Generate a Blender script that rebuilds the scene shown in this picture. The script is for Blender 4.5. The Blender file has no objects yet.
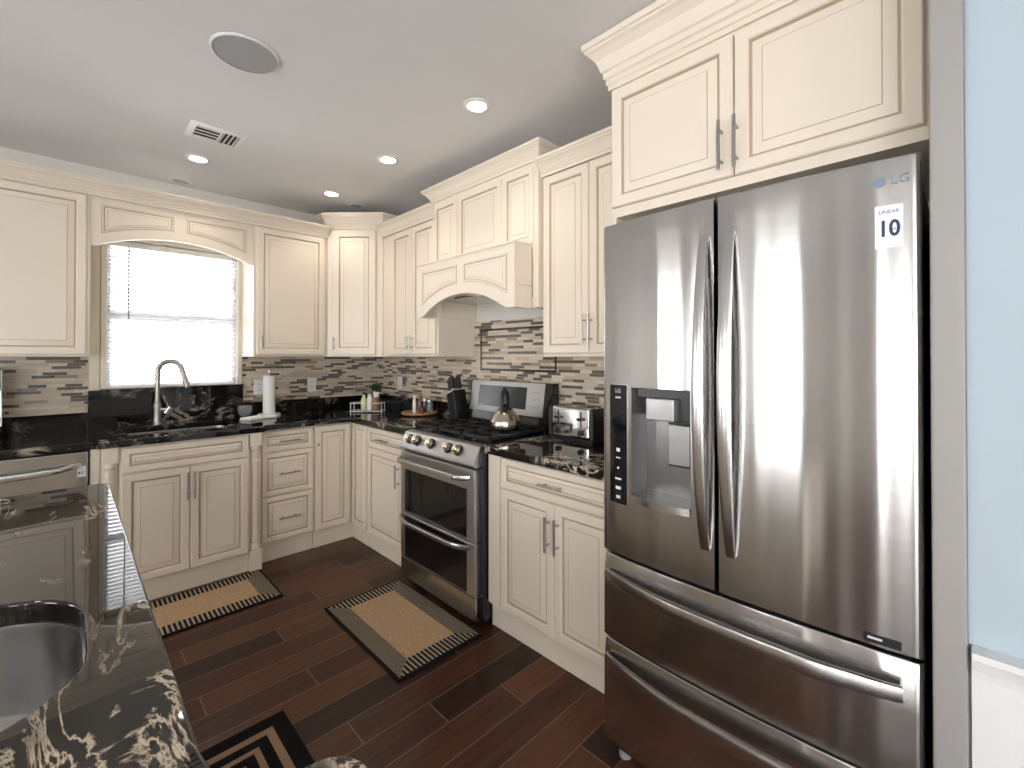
import bpy, bmesh, math, random
from mathutils import Vector, Matrix
from mathutils.geometry import tessellate_polygon
random.seed(7)
SC = bpy.context.scene
COL = SC.collection
PI = math.pi

# ------------------------------------------------------------------ camera
cam_data = bpy.data.cameras.new('camera')
cam_data.sensor_width = 36.0
cam_data.sensor_fit = 'HORIZONTAL'
cam_data.lens = 36.0 * 451.2 / 1024
cam_data.shift_y = -30.45 / 1024
cam_data.clip_start = 0.02
cam = bpy.data.objects.new('camera', cam_data)
COL.objects.link(cam)
cam.location = (0, 0, 1.372)
cam.rotation_euler = (math.radians(90.39), 0, math.radians(-44.65))
SC.camera = cam

# ------------------------------------------------------------------ colour management
SC.view_settings.view_transform = 'Standard'
SC.view_settings.look = 'None'
SC.view_settings.gamma = 1
SC.view_settings.use_curve_mapping = False
SC.view_settings.exposure = 0.10

# ------------------------------------------------------------------ sky
world = bpy.data.worlds.new('sky')
SC.world = world
world.use_nodes = True
wn = world.node_tree
wn.nodes.clear()
w_out = wn.nodes.new('ShaderNodeOutputWorld')
w_bg = wn.nodes.new('ShaderNodeBackground')
w_bg.inputs['Color'].default_value = (0.995, 0.99, 0.975, 1)
w_bg.inputs['Strength'].default_value = 9.5
wn.links.new(w_bg.outputs[0], w_out.inputs[0])

# sun reaching in at a low angle through the window over the sink
sun_d = bpy.data.lights.new('sun', 'SUN')
sun_d.energy = 3.0
sun_d.angle = 0.02
sun_d.color = (1.0, 0.93, 0.82)
sun = bpy.data.objects.new('sun', sun_d)
COL.objects.link(sun)
sun.location = (-3, 8, 5)
sun.rotation_euler = Vector((0.76, -0.65, -0.20)).to_track_quat('-Z', 'Y').to_euler()

# room dimensions
WX, WY, CEIL = 2.11, 3.91, 2.58          # stove wall, window wall, ceiling
LX, FY = -3.4, -3.4                      # walls behind the camera
CT = 0.922                               # counter top height


def portal(name, loc, direction, w, h):
    d = bpy.data.lights.new(name, 'AREA')
    d.shape = 'RECTANGLE'
    d.size, d.size_y = w, h
    d.cycles.is_portal = True
    o = bpy.data.objects.new(name, d)
    COL.objects.link(o)
    o.location = loc
    o.rotation_euler = Vector(direction).to_track_quat('-Z', 'Z').to_euler()
    return o


# openings in the walls: (min, max) along the wall, (min, max) in height
WIN_SINK = (0.185, 0.925, 1.165, 2.14)
WIN_LEFT = [(0.85, 1.80, 0.06, 2.25), (3.06, 3.82, 0.06, 2.25), (-0.62, -0.22, 0.06, 2.25), (-3.2, -0.95, 0.06, 2.42)]  # last opening is unseen, widened to throw light on the base cabinets
FILL_WIN_FRONT = [(-3.2, -0.92, 0.06, 2.30)]  # unseen opening, added and enlarged as fill light for the lower cabinets
portal('portal_sink', ((WIN_SINK[0] + WIN_SINK[1]) / 2, WY + 0.13, (WIN_SINK[2] + WIN_SINK[3]) / 2), (0, -1, 0), 0.74, 0.98)
for a, b, c, d in WIN_LEFT:
    portal('portal_left', (LX - 0.13, (a + b) / 2, (c + d) / 2), (1, 0, 0), b - a, d - c)
for a, b, c, d in FILL_WIN_FRONT:
    portal('portal_front', ((a + b) / 2, FY - 0.13, (c + d) / 2), (0, 1, 0), b - a, d - c)


# ------------------------------------------------------------------ materials
def new_mat(name):
    m = bpy.data.materials.new(name)
    m.use_nodes = True
    nt = m.node_tree
    b = nt.nodes['Principled BSDF']
    return m, nt, b


def simple(name, col, rough=0.5, metal=0.0, spec=None, aniso=0.0, emit=None, estr=0.0, trans=0.0, coat=0.0):
    m, nt, b = new_mat(name)
    b.inputs['Base Color'].default_value = (*col, 1)
    b.inputs['Roughness'].default_value = rough
    b.inputs['Metallic'].default_value = metal
    if spec is not None:
        b.inputs['Specular IOR Level'].default_value = spec
    if coat:
        b.inputs['Coat Weight'].default_value = coat
    if trans:
        b.inputs['Transmission Weight'].default_value = trans
    if emit:
        b.inputs['Emission Color'].default_value = (*emit, 1)
        b.inputs['Emission Strength'].default_value = estr
    return m


def N(nt, kind, **kw):
    n = nt.nodes.new('ShaderNode' + kind)
    for k, v in kw.items():
        setattr(n, k, v)
    return n


def math_node(nt, op, a, b=None):
    n = N(nt, 'Math', operation=op)
    for i, v in enumerate((a, b)):
        if v is None:
            continue
        if isinstance(v, (int, float)):
            n.inputs[i].default_value = v
        else:
            nt.links.new(v, n.inputs[i])
    return n.outputs[0]


def ramp(nt, fac, stops, interp='LINEAR'):
    r = N(nt, 'ValToRGB')
    cr = r.color_ramp
    cr.interpolation = interp
    while len(cr.elements) > 1:
        cr.elements.remove(cr.elements[0])
    cr.elements[0].position, cr.elements[0].color = stops[0][0], (*stops[0][1], 1)
    for p, c in stops[1:]:
        e = cr.elements.new(p)
        e.color = (*c, 1)
    nt.links.new(fac, r.inputs[0])
    return r.outputs[0]


def mix(nt, fac, a, b):
    n = N(nt, 'Mix', data_type='RGBA')
    for i, v in ((0, fac), (6, a), (7, b)):
        if isinstance(v, (int, float)):
            n.inputs[i].default_value = v
        elif isinstance(v, tuple):
            n.inputs[i].default_value = (*v, 1)
        else:
            nt.links.new(v, n.inputs[i])
    return n.outputs[2]


def noise(nt, vec, scale, detail=2, rough=0.5, dist=0.0):
    n = N(nt, 'TexNoise')
    n.inputs['Scale'].default_value = scale
    n.inputs['Detail'].default_value = detail
    n.inputs['Roughness'].default_value = rough
    n.inputs['Distortion'].default_value = dist
    nt.links.new(vec, n.inputs['Vector'])
    return n.outputs[0]


def paint(name, col, rough=0.45, bump=0.02):
    m, nt, b = new_mat(name)
    pos = N(nt, 'NewGeometry').outputs['Position']
    n = noise(nt, pos, 3.0, 3)
    c = mix(nt, n, tuple(x * 0.985 for x in col), tuple(min(1, x * 1.015) for x in col))
    nt.links.new(c, b.inputs['Base Color'])
    b.inputs['Roughness'].default_value = rough
    if bump:
        bp = N(nt, 'Bump')
        bp.inputs['Strength'].default_value = bump
        bp.inputs['Distance'].default_value = 0.002
        nt.links.new(noise(nt, pos, 220, 2), bp.inputs['Height'])
        nt.links.new(bp.outputs[0], b.inputs['Normal'])
    return m


def brushed(name, col, rough, aniso, axis='Z', scale=(2, 2, 400)):
    m, nt, b = new_mat(name)
    b.inputs['Base Color'].default_value = (*col, 1)
    b.inputs['Metallic'].default_value = 1
    b.inputs['Anisotropic'].default_value = aniso
    b.inputs['Anisotropic Rotation'].default_value = 0.25
    t = N(nt, 'Tangent', direction_type='RADIAL', axis=axis)
    nt.links.new(t.outputs[0], b.inputs['Tangent'])
    pos = N(nt, 'NewGeometry').outputs['Position']
    mp = N(nt, 'Mapping')
    mp.inputs['Scale'].default_value = scale
    nt.links.new(pos, mp.inputs[0])
    n = noise(nt, mp.outputs[0], 1.0, 3)
    r = N(nt, 'MapRange')
    nt.links.new(n, r.inputs[0])
    r.inputs[3].default_value = rough - 0.03
    r.inputs[4].default_value = rough + 0.03
    nt.links.new(r.outputs[0], b.inputs['Roughness'])
    return m


def tile_material():
    m, nt, b = new_mat('mosaic_tile')
    pos = N(nt, 'NewGeometry').outputs['Position']
    s = N(nt, 'SeparateXYZ')
    nt.links.new(pos, s.inputs[0])
    u = math_node(nt, 'SUBTRACT', s.outputs[0], s.outputs[1])
    v = math_node(nt, 'DIVIDE', s.outputs[2], 0.0185)
    row = math_node(nt, 'FLOOR', v)
    wn1 = N(nt, 'TexWhiteNoise', noise_dimensions='1D')
    nt.links.new(row, wn1.inputs['W'])
    rr = wn1.outputs['Value']
    length = math_node(nt, 'MULTIPLY_ADD', rr, 0.07)
    length.node.inputs[2].default_value = 0.075
    off = math_node(nt, 'MULTIPLY', rr, 13.7)
    uu = math_node(nt, 'DIVIDE', math_node(nt, 'ADD', u, off), length)
    col = math_node(nt, 'FLOOR', uu)
    cv = N(nt, 'CombineXYZ')
    nt.links.new(col, cv.inputs[0])
    nt.links.new(row, cv.inputs[1])
    wn2 = N(nt, 'TexWhiteNoise', noise_dimensions='2D')
    nt.links.new(cv.outputs[0], wn2.inputs['Vector'])
    rv = wn2.outputs['Value']
    c = ramp(nt, rv, [(0.0, (0.024, 0.014, 0.010)), (0.21, (0.080, 0.047, 0.032)), (0.28, (0.28, 0.20, 0.14)),
                      (0.35, (0.55, 0.45, 0.345)), (0.55, (0.66, 0.565, 0.455)), (0.80, (0.50, 0.425, 0.345)),
                      (0.90, (0.60, 0.50, 0.38))], 'CONSTANT')
    fv = math_node(nt, 'FRACT', v)
    fu = math_node(nt, 'FRACT', uu)
    g1 = math_node(nt, 'LESS_THAN', fv, 0.10)
    g2 = math_node(nt, 'LESS_THAN', math_node(nt, 'MULTIPLY', fu, length), 0.0018)
    g = math_node(nt, 'MAXIMUM', g1, g2)
    vein = noise(nt, pos, 60, 3)
    c2 = mix(nt, math_node(nt, 'MULTIPLY', vein, 0.25), c, (0.75, 0.68, 0.58))
    cc = mix(nt, g, c2, (0.50, 0.45, 0.38))
    nt.links.new(cc, b.inputs['Base Color'])
    rg = math_node(nt, 'MULTIPLY_ADD', rv, 0.25)
    rg.node.inputs[2].default_value = 0.15
    nt.links.new(rg, b.inputs['Roughness'])
    bp = N(nt, 'Bump')
    bp.inputs['Strength'].default_value = 0.4
    bp.inputs['Distance'].default_value = 0.002
    nt.links.new(math_node(nt, 'SUBTRACT', 1.0, g), bp.inputs['Height'])
    nt.links.new(bp.outputs[0], b.inputs['Normal'])
    return m


def granite(name, base, mid, vein, scale, rot, stretch, amount, fine, shift=(0, 0, 0), ior=1.47, speck=0.35, thin=1.0):
    m, nt, b = new_mat(name)
    pos = N(nt, 'NewGeometry').outputs['Position']
    mp = N(nt, 'Mapping')
    mp.inputs['Rotation'].default_value = (0.3, 0.2, rot)
    mp.inputs['Scale'].default_value = (stretch, 1, 1)
    mp.inputs['Location'].default_value = shift
    nt.links.new(pos, mp.inputs[0])
    p = mp.outputs[0]
    n1 = noise(nt, p, scale, 8, 0.62, 1.3)
    d = math_node(nt, 'ABSOLUTE', math_node(nt, 'SUBTRACT', n1, 0.5))
    v = ramp(nt, d, [(0.0, (1, 1, 1)), (0.022 * thin, (0.55, 0.55, 0.55)), (0.05 * thin, (0, 0, 0))])
    gate = ramp(nt, noise(nt, p, scale * 0.55, 3, 0.5, 0.5), [(amount, (0, 0, 0)), (amount + 0.10, (1, 1, 1))])
    f = math_node(nt, 'MULTIPLY', v, gate)
    sp = ramp(nt, noise(nt, pos, fine, 4, 0.7), [(0.60, (0, 0, 0)), (0.72, (0.6, 0.6, 0.6))])
    cloud = noise(nt, p, scale * 1.7, 6, 0.6, 0.6)
    c0 = mix(nt, ramp(nt, cloud, [(0.40, (0, 0, 0)), (0.70, (1, 1, 1))]), base, mid)
    c1 = mix(nt, math_node(nt, 'MULTIPLY', sp, speck), c0, vein)
    c2 = mix(nt, f, c1, vein)
    nt.links.new(c2, b.inputs['Base Color'])
    b.inputs['Roughness'].default_value = 0.025
    b.inputs['IOR'].default_value = ior
    return m


def floor_material():
    m, nt, b = new_mat('dark_wood_plank')
    pos = N(nt, 'NewGeometry').outputs['Position']
    s = N(nt, 'SeparateXYZ')
    nt.links.new(pos, s.inputs[0])
    v = math_node(nt, 'DIVIDE', math_node(nt, 'SUBTRACT', s.outputs[1], 1.78 - 13.5), 0.135)
    row = math_node(nt, 'FLOOR', v)
    # rows step by half a plank with some variation
    alt = math_node(nt, 'MODULO', row, 3)
    off = math_node(nt, 'MULTIPLY', alt, 0.27)
    uu = math_node(nt, 'DIVIDE', math_node(nt, 'ADD', s.outputs[0], math_node(nt, 'ADD', off, 20.0 - 0.365)), 0.91)
    col = math_node(nt, 'FLOOR', uu)
    cv = N(nt, 'CombineXYZ')
    nt.links.new(col, cv.inputs[0])
    nt.links.new(row, cv.inputs[1])
    wn2 = N(nt, 'TexWhiteNoise', noise_dimensions='2D')
    nt.links.new(cv.outputs[0], wn2.inputs['Vector'])
    mp = N(nt, 'Mapping')
    mp.inputs['Scale'].default_value = (2.2, 26, 1)
    nt.links.new(pos, mp.inputs[0])
    ad = N(nt, 'VectorMath', operation='ADD')
    nt.links.new(mp.outputs[0], ad.inputs[0])
    nt.links.new(wn2.outputs['Color'], ad.inputs[1])
    grain = noise(nt, ad.outputs[0], 1.6, 6, 0.6, 0.4)
    k = math_node(nt, 'MULTIPLY_ADD', wn2.outputs['Value'], 0.55)
    nt.links.new(math_node(nt, 'MULTIPLY', grain, 0.55), k.node.inputs[2])
    c = ramp(nt, k, [(0.15, (0.016, 0.0068, 0.0045)), (0.5, (0.044, 0.0175, 0.010)), (0.95, (0.135, 0.051, 0.024))])
    fv = math_node(nt, 'FRACT', v)
    fu = math_node(nt, 'MULTIPLY', math_node(nt, 'FRACT', uu), 0.91)
    g = math_node(nt, 'MAXIMUM', math_node(nt, 'LESS_THAN', fv, 0.03), math_node(nt, 'LESS_THAN', fu, 0.005))
    cc = mix(nt, g, c, (0.17, 0.105, 0.08))
    nt.links.new(cc, b.inputs['Base Color'])
    b.inputs['Roughness'].default_value = 0.30
    b.inputs['Specular IOR Level'].default_value = 0.28
    bp = N(nt, 'Bump')
    bp.inputs['Strength'].default_value = 0.25
    bp.inputs['Distance'].default_value = 0.002
    h = math_node(nt, 'SUBTRACT', math_node(nt, 'MULTIPLY', grain, 0.4), g)
    nt.links.new(h, bp.inputs['Height'])
    nt.links.new(bp.outputs[0], b.inputs['Normal'])
    return m


def rug_material(name, w, l):
    """jute field, black and cream striped border; object coordinates, stripes along y"""
    m, nt, b = new_mat(name)
    pos = N(nt, 'TexCoord').outputs['Object']
    s = N(nt, 'SeparateXYZ')
    nt.links.new(pos, s.inputs[0])
    ax = math_node(nt, 'SUBTRACT', w / 2, math_node(nt, 'ABSOLUTE', s.outputs[0]))
    ay = math_node(nt, 'SUBTRACT', l / 2, math_node(nt, 'ABSOLUTE', s.outputs[1]))
    dmin = math_node(nt, 'MINIMUM', ax, ay)
    st = math_node(nt, 'LESS_THAN', math_node(nt, 'FRACT', math_node(nt, 'DIVIDE', s.outputs[0], 0.0215)), 0.55)
    stripe = mix(nt, st, (0.33, 0.27, 0.20), (0.012, 0.011, 0.012))
    fine = N(nt, 'TexChecker')
    fine.inputs['Scale'].default_value = 170
    nt.links.new(pos, fine.inputs[0])
    weave = mix(nt, fine.outputs[1], (0.055, 0.045, 0.038), (0.26, 0.215, 0.165))
    nz = noise(nt, pos, 90, 3)
    mp = N(nt, 'Mapping')
    mp.inputs['Scale'].default_value = (60, 260, 1)
    nt.links.new(pos, mp.inputs[0])
    jn = noise(nt, mp.outputs[0], 1.0, 3)
    jute = ramp(nt, jn, [(0.3, (0.29, 0.18, 0.10)), (0.7, (0.56, 0.395, 0.245))])
    side = math_node(nt, 'LESS_THAN', ax, ay)
    border = mix(nt, side, stripe, weave)
    field = math_node(nt, 'GREATER_THAN', dmin, 0.098)
    c = mix(nt, field, border, jute)
    edge = math_node(nt, 'LESS_THAN', dmin, 0.012)
    c = mix(nt, edge, c, (0.012, 0.011, 0.012))
    nt.links.new(c, b.inputs['Base Color'])
    b.inputs['Roughness'].default_value = 0.95
    b.inputs['Specular IOR Level'].default_value = 0.1
    bp = N(nt, 'Bump')
    bp.inputs['Strength'].default_value = 0.6
    bp.inputs['Distance'].default_value = 0.003
    nt.links.new(nz, bp.inputs['Height'])
    nt.links.new(bp.outputs[0], b.inputs['Normal'])
    return m


def key_rug_material(w, l):
    m, nt, b = new_mat('black_tan_rug')
    pos = N(nt, 'TexCoord').outputs['Object']
    s = N(nt, 'SeparateXYZ')
    nt.links.new(pos, s.inputs[0])
    ax = math_node(nt, 'SUBTRACT', w / 2, math_node(nt, 'ABSOLUTE', s.outputs[0]))
    ay = math_node(nt, 'SUBTRACT', l / 2, math_node(nt, 'ABSOLUTE', s.outputs[1]))
    d = math_node(nt, 'MINIMUM', ax, ay)
    k = (0.010, 0.009, 0.010)
    t = (0.30, 0.19, 0.12)
    q = 0.25
    stops = [(0, k), (0.055 / q, t), (0.083 / q, k), (0.118 / q, t), (0.138 / q, k), (0.17 / q, t), (0.2 / q, k)]
    c = ramp(nt, math_node(nt, 'DIVIDE', d, q), stops, 'CONSTANT')
    nt.links.new(c, b.inputs['Base Color'])
    b.inputs['Roughness'].default_value = 0.95
    b.inputs['Specular IOR Level'].default_value = 0.1
    bp = N(nt, 'Bump')
    bp.inputs['Strength'].default_value = 0.6
    bp.inputs['Distance'].default_value = 0.003
    nt.links.new(noise(nt, pos, 200, 3), bp.inputs['Height'])
    nt.links.new(bp.outputs[0], b.inputs['Normal'])
    return m


def wood(name, c1, c2, rough=0.4):
    m, nt, b = new_mat(name)
    pos = N(nt, 'TexCoord').outputs['Object']
    mp = N(nt, 'Mapping')
    mp.inputs['Scale'].default_value = (4, 40, 40)
    nt.links.new(pos, mp.inputs[0])
    n = noise(nt, mp.outputs[0], 1.5, 5, 0.6, 0.6)
    nt.links.new(ramp(nt, n, [(0.3, c1), (0.7, c2)]), b.inputs['Base Color'])
    b.inputs['Roughness'].default_value = rough
    return m


def pane_material():
    m, nt, b = new_mat('window_glass')
    out = [n for n in nt.nodes if n.type == 'OUTPUT_MATERIAL'][0]
    nt.nodes.remove(b)
    t = N(nt, 'BsdfTransparent')
    g = N(nt, 'BsdfGlossy')
    g.inputs['Roughness'].default_value = 0.02
    fr = N(nt, 'Fresnel')
    fr.inputs['IOR'].default_value = 1.45
    mx = N(nt, 'MixShader')
    nt.links.new(fr.outputs[0], mx.inputs[0])
    nt.links.new(t.outputs[0], mx.inputs[1])
    nt.links.new(g.outputs[0], mx.inputs[2])
    nt.links.new(mx.outputs[0], out.inputs[0])
    return m


def slat_material():
    m, nt, b = new_mat('blind_slat')
    out = [n for n in nt.nodes if n.type == 'OUTPUT_MATERIAL'][0]
    b.inputs['Base Color'].default_value = (0.88, 0.88, 0.88, 1)
    b.inputs['Roughness'].default_value = 0.45
    t = N(nt, 'BsdfTranslucent')
    t.inputs[0].default_value = (0.85, 0.87, 0.9, 1)
    mx = N(nt, 'MixShader')
    mx.inputs[0].default_value = 0.6
    nt.links.new(b.outputs[0], mx.inputs[1])
    nt.links.new(t.outputs[0], mx.inputs[2])
    nt.links.new(mx.outputs[0], out.inputs[0])
    return m


def thin_glass(name, col, mixf=0.25):
    m, nt, b = new_mat(name)
    out = [n for n in nt.nodes if n.type == 'OUTPUT_MATERIAL'][0]
    b.inputs['Base Color'].default_value = (*col, 1)
    b.inputs['Roughness'].default_value = 0.05
    t = N(nt, 'BsdfTransparent')
    t.inputs[0].default_value = (*[0.6 + 0.4 * c for c in col], 1)
    mx = N(nt, 'MixShader')
    mx.inputs[0].default_value = mixf
    nt.links.new(t.outputs[0], mx.inputs[1])
    nt.links.new(b.outputs[0], mx.inputs[2])
    nt.links.new(mx.outputs[0], out.inputs[0])
    return m


M = {}
M['cream'] = paint('cream_cabinet_paint', (0.80, 0.715, 0.605), 0.38, 0.0)
M['glaze'] = simple('brown_glaze', (0.47, 0.37, 0.265), 0.45)
M['ceiling'] = paint('ceiling_paint', (0.78, 0.775, 0.78), 0.9, 0.03)
M['wall'] = paint('wall_white_paint', (0.74, 0.72, 0.68), 0.8, 0.03)
M['blue'] = paint('wall_blue_paint', (0.44, 0.525, 0.595), 0.7, 0.03)
M['white'] = paint('white_trim_paint', (0.80, 0.80, 0.81), 0.4, 0.0)
M['trim'] = paint('casing_cream_paint', (0.80, 0.73, 0.61), 0.4, 0.0)
M['tile'] = tile_material()
M['liner'] = simple('dark_liner_tile', (0.028, 0.018, 0.014), 0.2)
M['granite'] = granite('black_granite', (0.0045, 0.0045, 0.005), (0.010, 0.009, 0.0085), (0.40, 0.35, 0.28), 5.5, 0.5, 0.8, 0.55, 120, (-0.246, -0.134, 0))
M['veined_granite'] = granite('veined_black_granite', (0.0045, 0.0045, 0.005), (0.016, 0.013, 0.011), (0.60, 0.53, 0.43), 7.0, 1.1, 0.8, 0.44, 120)
M['island_granite'] = granite('island_granite', (0.010, 0.009, 0.008), (0.030, 0.025, 0.021), (0.66, 0.55, 0.42), 4.0, 0.8, 3.0, 0.505, 160, (3.2, 2.1, 0), 1.62, 0.10, 0.55)
M['floor'] = floor_material()
M['steel'] = brushed('brushed_stainless', (0.56, 0.55, 0.54), 0.16, 0.92, 'Z')
M['steel_range'] = brushed('range_stainless', (0.50, 0.49, 0.48), 0.36, 0.3, 'Z')
M['steel_plain'] = brushed('satin_stainless', (0.62, 0.615, 0.61), 0.24, 0.0)
M['steel_dark'] = simple('dark_stainless', (0.30, 0.30, 0.30), 0.3, 1.0)
M['chrome'] = simple('chrome', (0.82, 0.82, 0.82), 0.06, 1.0)
M['nickel'] = simple('brushed_nickel', (0.45, 0.43, 0.41), 0.3, 1.0)
M['niche'] = simple('niche_grey', (0.20, 0.20, 0.20), 0.25, 0.6)
M['niche_dark'] = simple('niche_dark_grey', (0.05, 0.05, 0.05), 0.3, 0.4)
M['faucet'] = simple('faucet_nickel', (0.40, 0.375, 0.35), 0.34, 1.0)
M['black_glass'] = simple('black_glass', (0.006, 0.006, 0.007), 0.05)
M['black'] = simple('black_plastic', (0.012, 0.012, 0.013), 0.35)
M['iron'] = simple('cast_iron', (0.014, 0.014, 0.015), 0.5)
M['enamel'] = simple('black_enamel', (0.008, 0.008, 0.009), 0.12)
M['grey_plastic'] = simple('grey_plastic', (0.30, 0.30, 0.31), 0.4)
M['silver_plastic'] = simple('silver_plastic', (0.42, 0.425, 0.43), 0.3, 0.5)
M['white_plastic'] = simple('white_plastic', (0.84, 0.84, 0.83), 0.35)
M['sticker'] = simple('sticker_white', (0.80, 0.84, 0.92), 0.4)
M['navy'] = simple('navy_ink', (0.015, 0.03, 0.10), 0.5)
M['grey_ink'] = simple('grey_ink', (0.20, 0.25, 0.33), 0.5)
M['white_ink'] = simple('white_ink', (0.7, 0.7, 0.72), 0.5)
M['pane'] = pane_material()
M['slat'] = slat_material()
M['lamp'] = simple('lamp_lens', (1, 1, 1), 0.5, emit=(1.0, 0.93, 0.82), estr=14.0)
M['lamp_off'] = simple('lamp_lens_unlit', (0.55, 0.54, 0.53), 0.5)
M['grille'] = simple('speaker_grille', (0.40, 0.40, 0.41), 0.8)
M['dark'] = simple('dark_void', (0.03, 0.03, 0.032), 0.8)
M['board'] = wood('board_wood', (0.30, 0.155, 0.06), (0.47, 0.27, 0.12))
M['brown'] = simple('brown_ceramic', (0.22, 0.105, 0.06), 0.35)
M['paper'] = simple('paper_towel', (0.90, 0.90, 0.89), 0.95)
M['ceramic'] = simple('white_ceramic', (0.84, 0.82, 0.78), 0.25)
M['pale_green'] = simple('pale_green_glass', (0.62, 0.66, 0.42), 0.2)
M['leaf'] = simple('leaf_green', (0.030, 0.085, 0.022), 0.5)
M['dark_ceramic'] = simple('dark_glazed_ceramic', (0.035, 0.038, 0.048), 0.15)
M['jar_glass'] = thin_glass('jar_glass', (0.5, 0.52, 0.55), 0.35)
M['red'] = simple('dark_red', (0.16, 0.02, 0.02), 0.4)
M['kettle'] = simple('kettle_steel', (0.50, 0.46, 0.40), 0.22, 1.0)
M['wire'] = simple('light_wire', (0.66, 0.66, 0.65), 0.3, 0.5)
M['gold'] = simple('knob_gold', (0.70, 0.62, 0.48), 0.25, 1.0)
M['display'] = simple('display_glass', (0.03, 0.035, 0.04), 0.08)
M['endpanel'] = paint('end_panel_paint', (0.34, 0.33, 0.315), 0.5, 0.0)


# ------------------------------------------------------------------ mesh builder
class MB:
    def __init__(self):
        self.bm = bmesh.new()

    def add(self, verts, faces, mat=0):
        vs = [self.bm.verts.new(v) for v in verts]
        out = []
        for f in faces:
            try:
                fc = self.bm.faces.new([vs[i] for i in f])
                fc.material_index = mat
                out.append(fc)
            except ValueError:
                pass
        return vs, out

    def box(self, x0, x1, y0, y1, z0, z1, mat=0, bevel=0.0, seg=2):
        if x0 > x1: x0, x1 = x1, x0
        if y0 > y1: y0, y1 = y1, y0
        if z0 > z1: z0, z1 = z1, z0
        v = [(x0, y0, z0), (x1, y0, z0), (x1, y1, z0), (x0, y1, z0), (x0, y0, z1), (x1, y0, z1), (x1, y1, z1), (x0, y1, z1)]
        f = [(3, 2, 1, 0), (4, 5, 6, 7), (0, 1, 5, 4), (1, 2, 6, 5), (2, 3, 7, 6), (3, 0, 4, 7)]
        vs, fs = self.add(v, f, mat)
        if bevel:
            es = list({e for fc in fs for e in fc.edges})
            bmesh.ops.bevel(self.bm, geom=es, offset=bevel, segments=seg, affect='EDGES', profile=0.5, material=mat)
        return self

    def prism(self, poly, axis, a0, a1, mat=0, bevel=0.0, seg=2):
        """extrude a 2D polygon along an axis ('x','y','z') from a0 to a1"""
        def P(p, a):
            if axis == 'z': return (p[0], p[1], a)
            if axis == 'y': return (p[0], a, p[1])
            return (a, p[0], p[1])
        n = len(poly)
        v = [P(p, a0) for p in poly] + [P(p, a1) for p in poly]
        tri = tessellate_polygon([[Vector((p[0], p[1], 0)) for p in poly]])
        vs = [self.bm.verts.new(q) for q in v]
        fs = []
        if bevel or n <= 4 or True:
            f0 = self.bm.faces.new(vs[:n]); f1 = self.bm.faces.new(list(reversed(vs[n:])))
            f0.material_index = f1.material_index = mat
            fs += [f0, f1]
        for i in range(n):
            j = (i + 1) % n
            fc = self.bm.faces.new((vs[i], vs[j], vs[n + j], vs[n + i]))
            fc.material_index = mat
            fs.append(fc)
        if bevel:
            es = list({e for e in f0.edges} | {e for e in f1.edges})
            bmesh.ops.bevel(self.bm, geom=es, offset=bevel, segments=seg, affect='EDGES', profile=0.5, material=mat)
        bmesh.ops.recalc_face_normals(self.bm, faces=[f for f in fs if f.is_valid])
        return self

    def lathe(self, prof, c=(0, 0, 0), seg=28, mat=0, axis='z', cap=True):
        """prof: list of (r, h) from one end to the other, revolved about an axis through c"""
        rings = []
        def P(r, h, t):
            a, b = r * math.cos(t), r * math.sin(t)
            if axis == 'z': return (c[0] + a, c[1] + b, c[2] + h)
            if axis == 'y': return (c[0] + a, c[1] + h, c[2] + b)
            return (c[0] + h, c[1] + a, c[2] + b)
        fs = []
        for r, h in prof:
            if r < 1e-6:
                rings.append([self.bm.verts.new(P(0, h, 0))])
            else:
                rings.append([self.bm.verts.new(P(r, h, 2 * PI * k / seg)) for k in range(seg)])
        for A, B in zip(rings, rings[1:]):
            for k in range(seg):
                l = (k + 1) % seg
                if len(A) == 1 and len(B) == 1: continue
                if len(A) == 1: q = (A[0], B[k], B[l])
                elif len(B) == 1: q = (A[k], B[0], A[l])
                else: q = (A[k], B[k], B[l], A[l])
                fc = self.bm.faces.new(q); fc.material_index = mat; fs.append(fc)
        if cap:
            for R in (rings[0], rings[-1]):
                if len(R) > 1:
                    fc = self.bm.faces.new(R); fc.material_index = mat; fs.append(fc)
        bmesh.ops.recalc_face_normals(self.bm, faces=fs)
        return self

    def cyl(self, a, b, r, seg=16, mat=0, r2=None):
        a, b = Vector(a), Vector(b)
        d = (b - a)
        L = d.length
        rot = d.to_track_quat('Z', 'Y').to_matrix()
        r2 = r if r2 is None else r2
        fs = []
        A = [self.bm.verts.new(a + rot @ Vector((r * math.cos(2 * PI * k / seg), r * math.sin(2 * PI * k / seg), 0))) for k in range(seg)]
        B = [self.bm.verts.new(a + rot @ Vector((r2 * math.cos(2 * PI * k / seg), r2 * math.sin(2 * PI * k / seg), L))) for k in range(seg)]
        for k in range(seg):
            l = (k + 1) % seg
            fs.append(self.bm.faces.new((A[k], A[l], B[l], B[k])))
        fs.append(self.bm.faces.new(A)); fs.append(self.bm.faces.new(B))
        for f in fs: f.material_index = mat
        bmesh.ops.recalc_face_normals(self.bm, faces=fs)
        return self

    def tube(self, pts, r, seg=10, mat=0, closed=False):
        pts = [Vector(p) for p in pts]
        n = len(pts)
        rad = r if isinstance(r, (list, tuple)) else [r] * n
        rings = []
        up = None
        for i, p in enumerate(pts):
            if closed: t = pts[(i + 1) % n] - pts[i - 1]
            elif i == 0: t = pts[1] - p
            elif i == n - 1: t = p - pts[i - 1]
            else: t = pts[i + 1] - pts[i - 1]
            t.normalize()
            if up is None:
                up = t.orthogonal().normalized()
            up = (up - t * up.dot(t))
            up = up.normalized() if up.length > 1e-6 else t.orthogonal().normalized()
            s = t.cross(up)
            rings.append([self.bm.verts.new(p + (up * math.cos(2 * PI * k / seg) + s * math.sin(2 * PI * k / seg)) * rad[i]) for k in range(seg)])
        fs = []
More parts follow.
